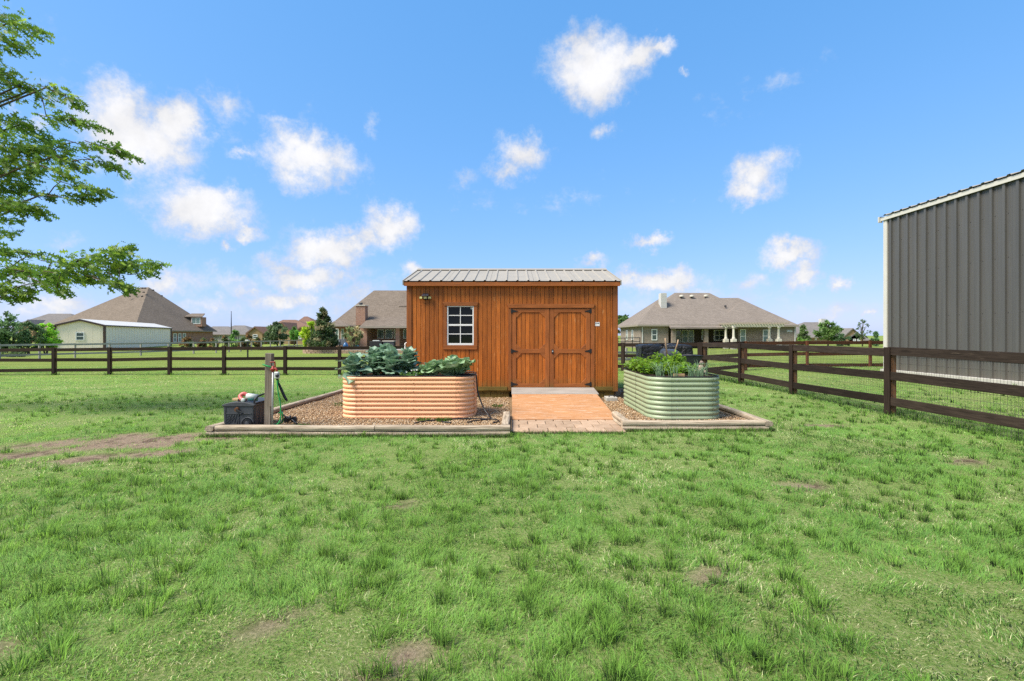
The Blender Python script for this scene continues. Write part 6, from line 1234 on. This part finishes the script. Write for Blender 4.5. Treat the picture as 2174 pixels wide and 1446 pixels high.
def chair(lab, x, y, rz_):
    t = thing('patio_chair', lab, 'chair', (x, y, PZ), 'patio chairs'); M4 = Matrix.Translation((x, y, PZ)) @ Matrix.Rotation(rz_, 4, 'Z'); q = lambda *p: tuple(M4 @ Vector(p))
    MB().add([q(-.28, -.28, .42), q(.28, -.28, .42), q(.28, .28, .40), q(-.28, .28, .40), q(-.28, -.28, .38), q(.28, -.28, .38), q(.28, .28, .36), q(-.28, .28, .36)], [(0, 1, 2, 3), (4, 7, 6, 5), (0, 4, 5, 1), (1, 5, 6, 2), (2, 6, 7, 3), (3, 7, 4, 0)]).build('seat', 'fabric', t)
    MB().add([q(-.28, .28, .42), q(.28, .28, .42), q(.28, .48, 1.05), q(-.28, .48, 1.05), q(-.28, .32, .40), q(.28, .32, .40), q(.28, .52, 1.04), q(-.28, .52, 1.04)], [(0, 1, 2, 3), (4, 7, 6, 5), (0, 4, 5, 1), (1, 5, 6, 2), (2, 6, 7, 3), (3, 7, 4, 0)]).build('backrest', 'fabric', t)
    for sx_ in (-.3, .3):
        MB().tube([q(sx_, -.3, 0), q(sx_, -.3, .62), q(sx_, .3, .62)], .022, 5).build('armrest', 'black', t)
        MB().tube([q(sx_, .3, 0), q(sx_, .3, .62), q(sx_, .5, 1.05)], .022, 5).build('leg', 'black', t)
for i, (px, y, a_, lab) in enumerate([(704, 52.5, .6, 'dark patio chair half hidden beside the magnolia'), (719, 53.5, -.2, 'grey sling patio chair in the middle of the patio group'), (727, 52.3, .2, 'grey sling patio chair next to the blue pot')]): chair(lab, WX(px, y), y, a_)
tb_ = thing('patio_table', 'low dark patio table in front of the sling chairs', 'table', (WX(712, 51.4), 51.4, PZ)); c_ = (WX(712, 51.4), 51.4, PZ)
MB().lathe((c_[0], c_[1], PZ + .52), [(.01, 0), (.5, 0), (.5, .04), (.01, .04)], 16).build('top', 'black', tb_); MB().lathe(c_, [(.25, 0), (.22, .03), (.05, .06), (.05, .52)], 12).build('leg', 'black', tb_)
tag(MB().lathe((WX(734, 51.5), 51.5, PZ), [(.12, 0), (.24, .15), (.28, .35), (.20, .58), (.10, .68), (.13, .74)], 16).build('glazed_pot', 'blue_glaze', None, smooth=True), 'tall blue glazed pot on the patio', 'pot')
tag(MB().lathe((WX(754, 51.0), 51.0, PZ), [(.22, 0), (.36, .2), (.40, .42), (.36, .44)], 16).build('glazed_pot', 'teal_glaze', None, smooth=True), 'wide teal pot below the young magnolia', 'pot')
so = thing('outdoor_sofa', 'black outdoor sofa under the covered patio', 'sofa', (WX(800, 58.5), 58.5, PZ)); B('base', 'black', so, WX(786, 58.5), WX(812, 58.5), 58.2, 59, PZ - .3, WZ(724.5, 58.5), .03); B('cushion', 'pale_grey', so, WX(792, 58.5), WX(806, 58.5), 58.3, 58.8, WZ(724.5, 58.5), WZ(722.5, 58.5), .03)
gr = thing('patio_grill', 'dark outdoor kitchen unit beside the patio column', 'grill', (WX(826, 58.5), 58.5, PZ)); B('cabinet', 'grey_plastic', gr, WX(815, 58.5), WX(837, 58.5), 58.2, 59, PZ - .3, WZ(725, 58.5), .02); B('counter', 'stone_cap', gr, WX(813, 58.5), WX(838, 58.5), 58.1, 59.1, WZ(725, 58.5) + .003, WZ(723.5, 58.5), .01)
pl_ = thing('flag_pole', 'thin dark pole standing in front of the grey roofs', 'pole', (WX(491, 85), 85, G)); MB().tube([(WX(491, 85), 85, G), W(491, 690, 85), W(491, 662, 85)], [.10, .08, .04], 7).build('mast', 'black', pl_); MB().lathe(tuple(W(491, 662, 85)), [(.02, 0), (.06, .03), (.06, .08), (.02, .11)], 8).build('finial', 'black', pl_)
mp = thing('marker_post', 'short black post standing in front of the weathered fence', 'post', (WX(526, 40), 40, gz(WX(526, 40), 40))); x_ = WX(526, 40); B('shaft', 'black', mp, x_ - .05, x_ + .05, 39.95, 40.05, gz(x_, 40) - .05, WZ(725, 40), .01); B('cap', 'lapboard', mp, x_ - .16, x_ + .12, 39.85, 40.1, WZ(725, 40) + .003, WZ(721.5, 40), .03)
rl = thing('pipe_railing', 'dark pipe railing in front of the side wall of the taupe house', 'railing', (WX(1340, 45), 45, G))
a_, b_ = W(1312, 718, 46), W(1359, 717, 44); MB().tube([a_, b_], .035, 6).build('top_rail', 'black', rl); MB().tube([a_ - Vector((0, 0, .35)), b_ - Vector((0, 0, .35))], .03, 6).build('mid_rail', 'black', rl)
for t_ in (0, .33, .66, .99): p = a_.lerp(b_, t_); MB().tube([p, (p.x, p.y, gz(p.x, p.y))], .035, 6).build('upright', 'black', rl)
tag(MB().tube([(WX(860.5, 13.0), 13.0, GRAV - .05), (WX(860.5, 13.0), 13.0, WZ(729, 13.0)), (WX(860.5, 13.0) + .06, 13.0, WZ(727, 13.0))], .022, 8).build('white_pipe', 'white_vinyl', None, smooth=True), 'thin white pipe standing at the left side of the shed', 'pipe')
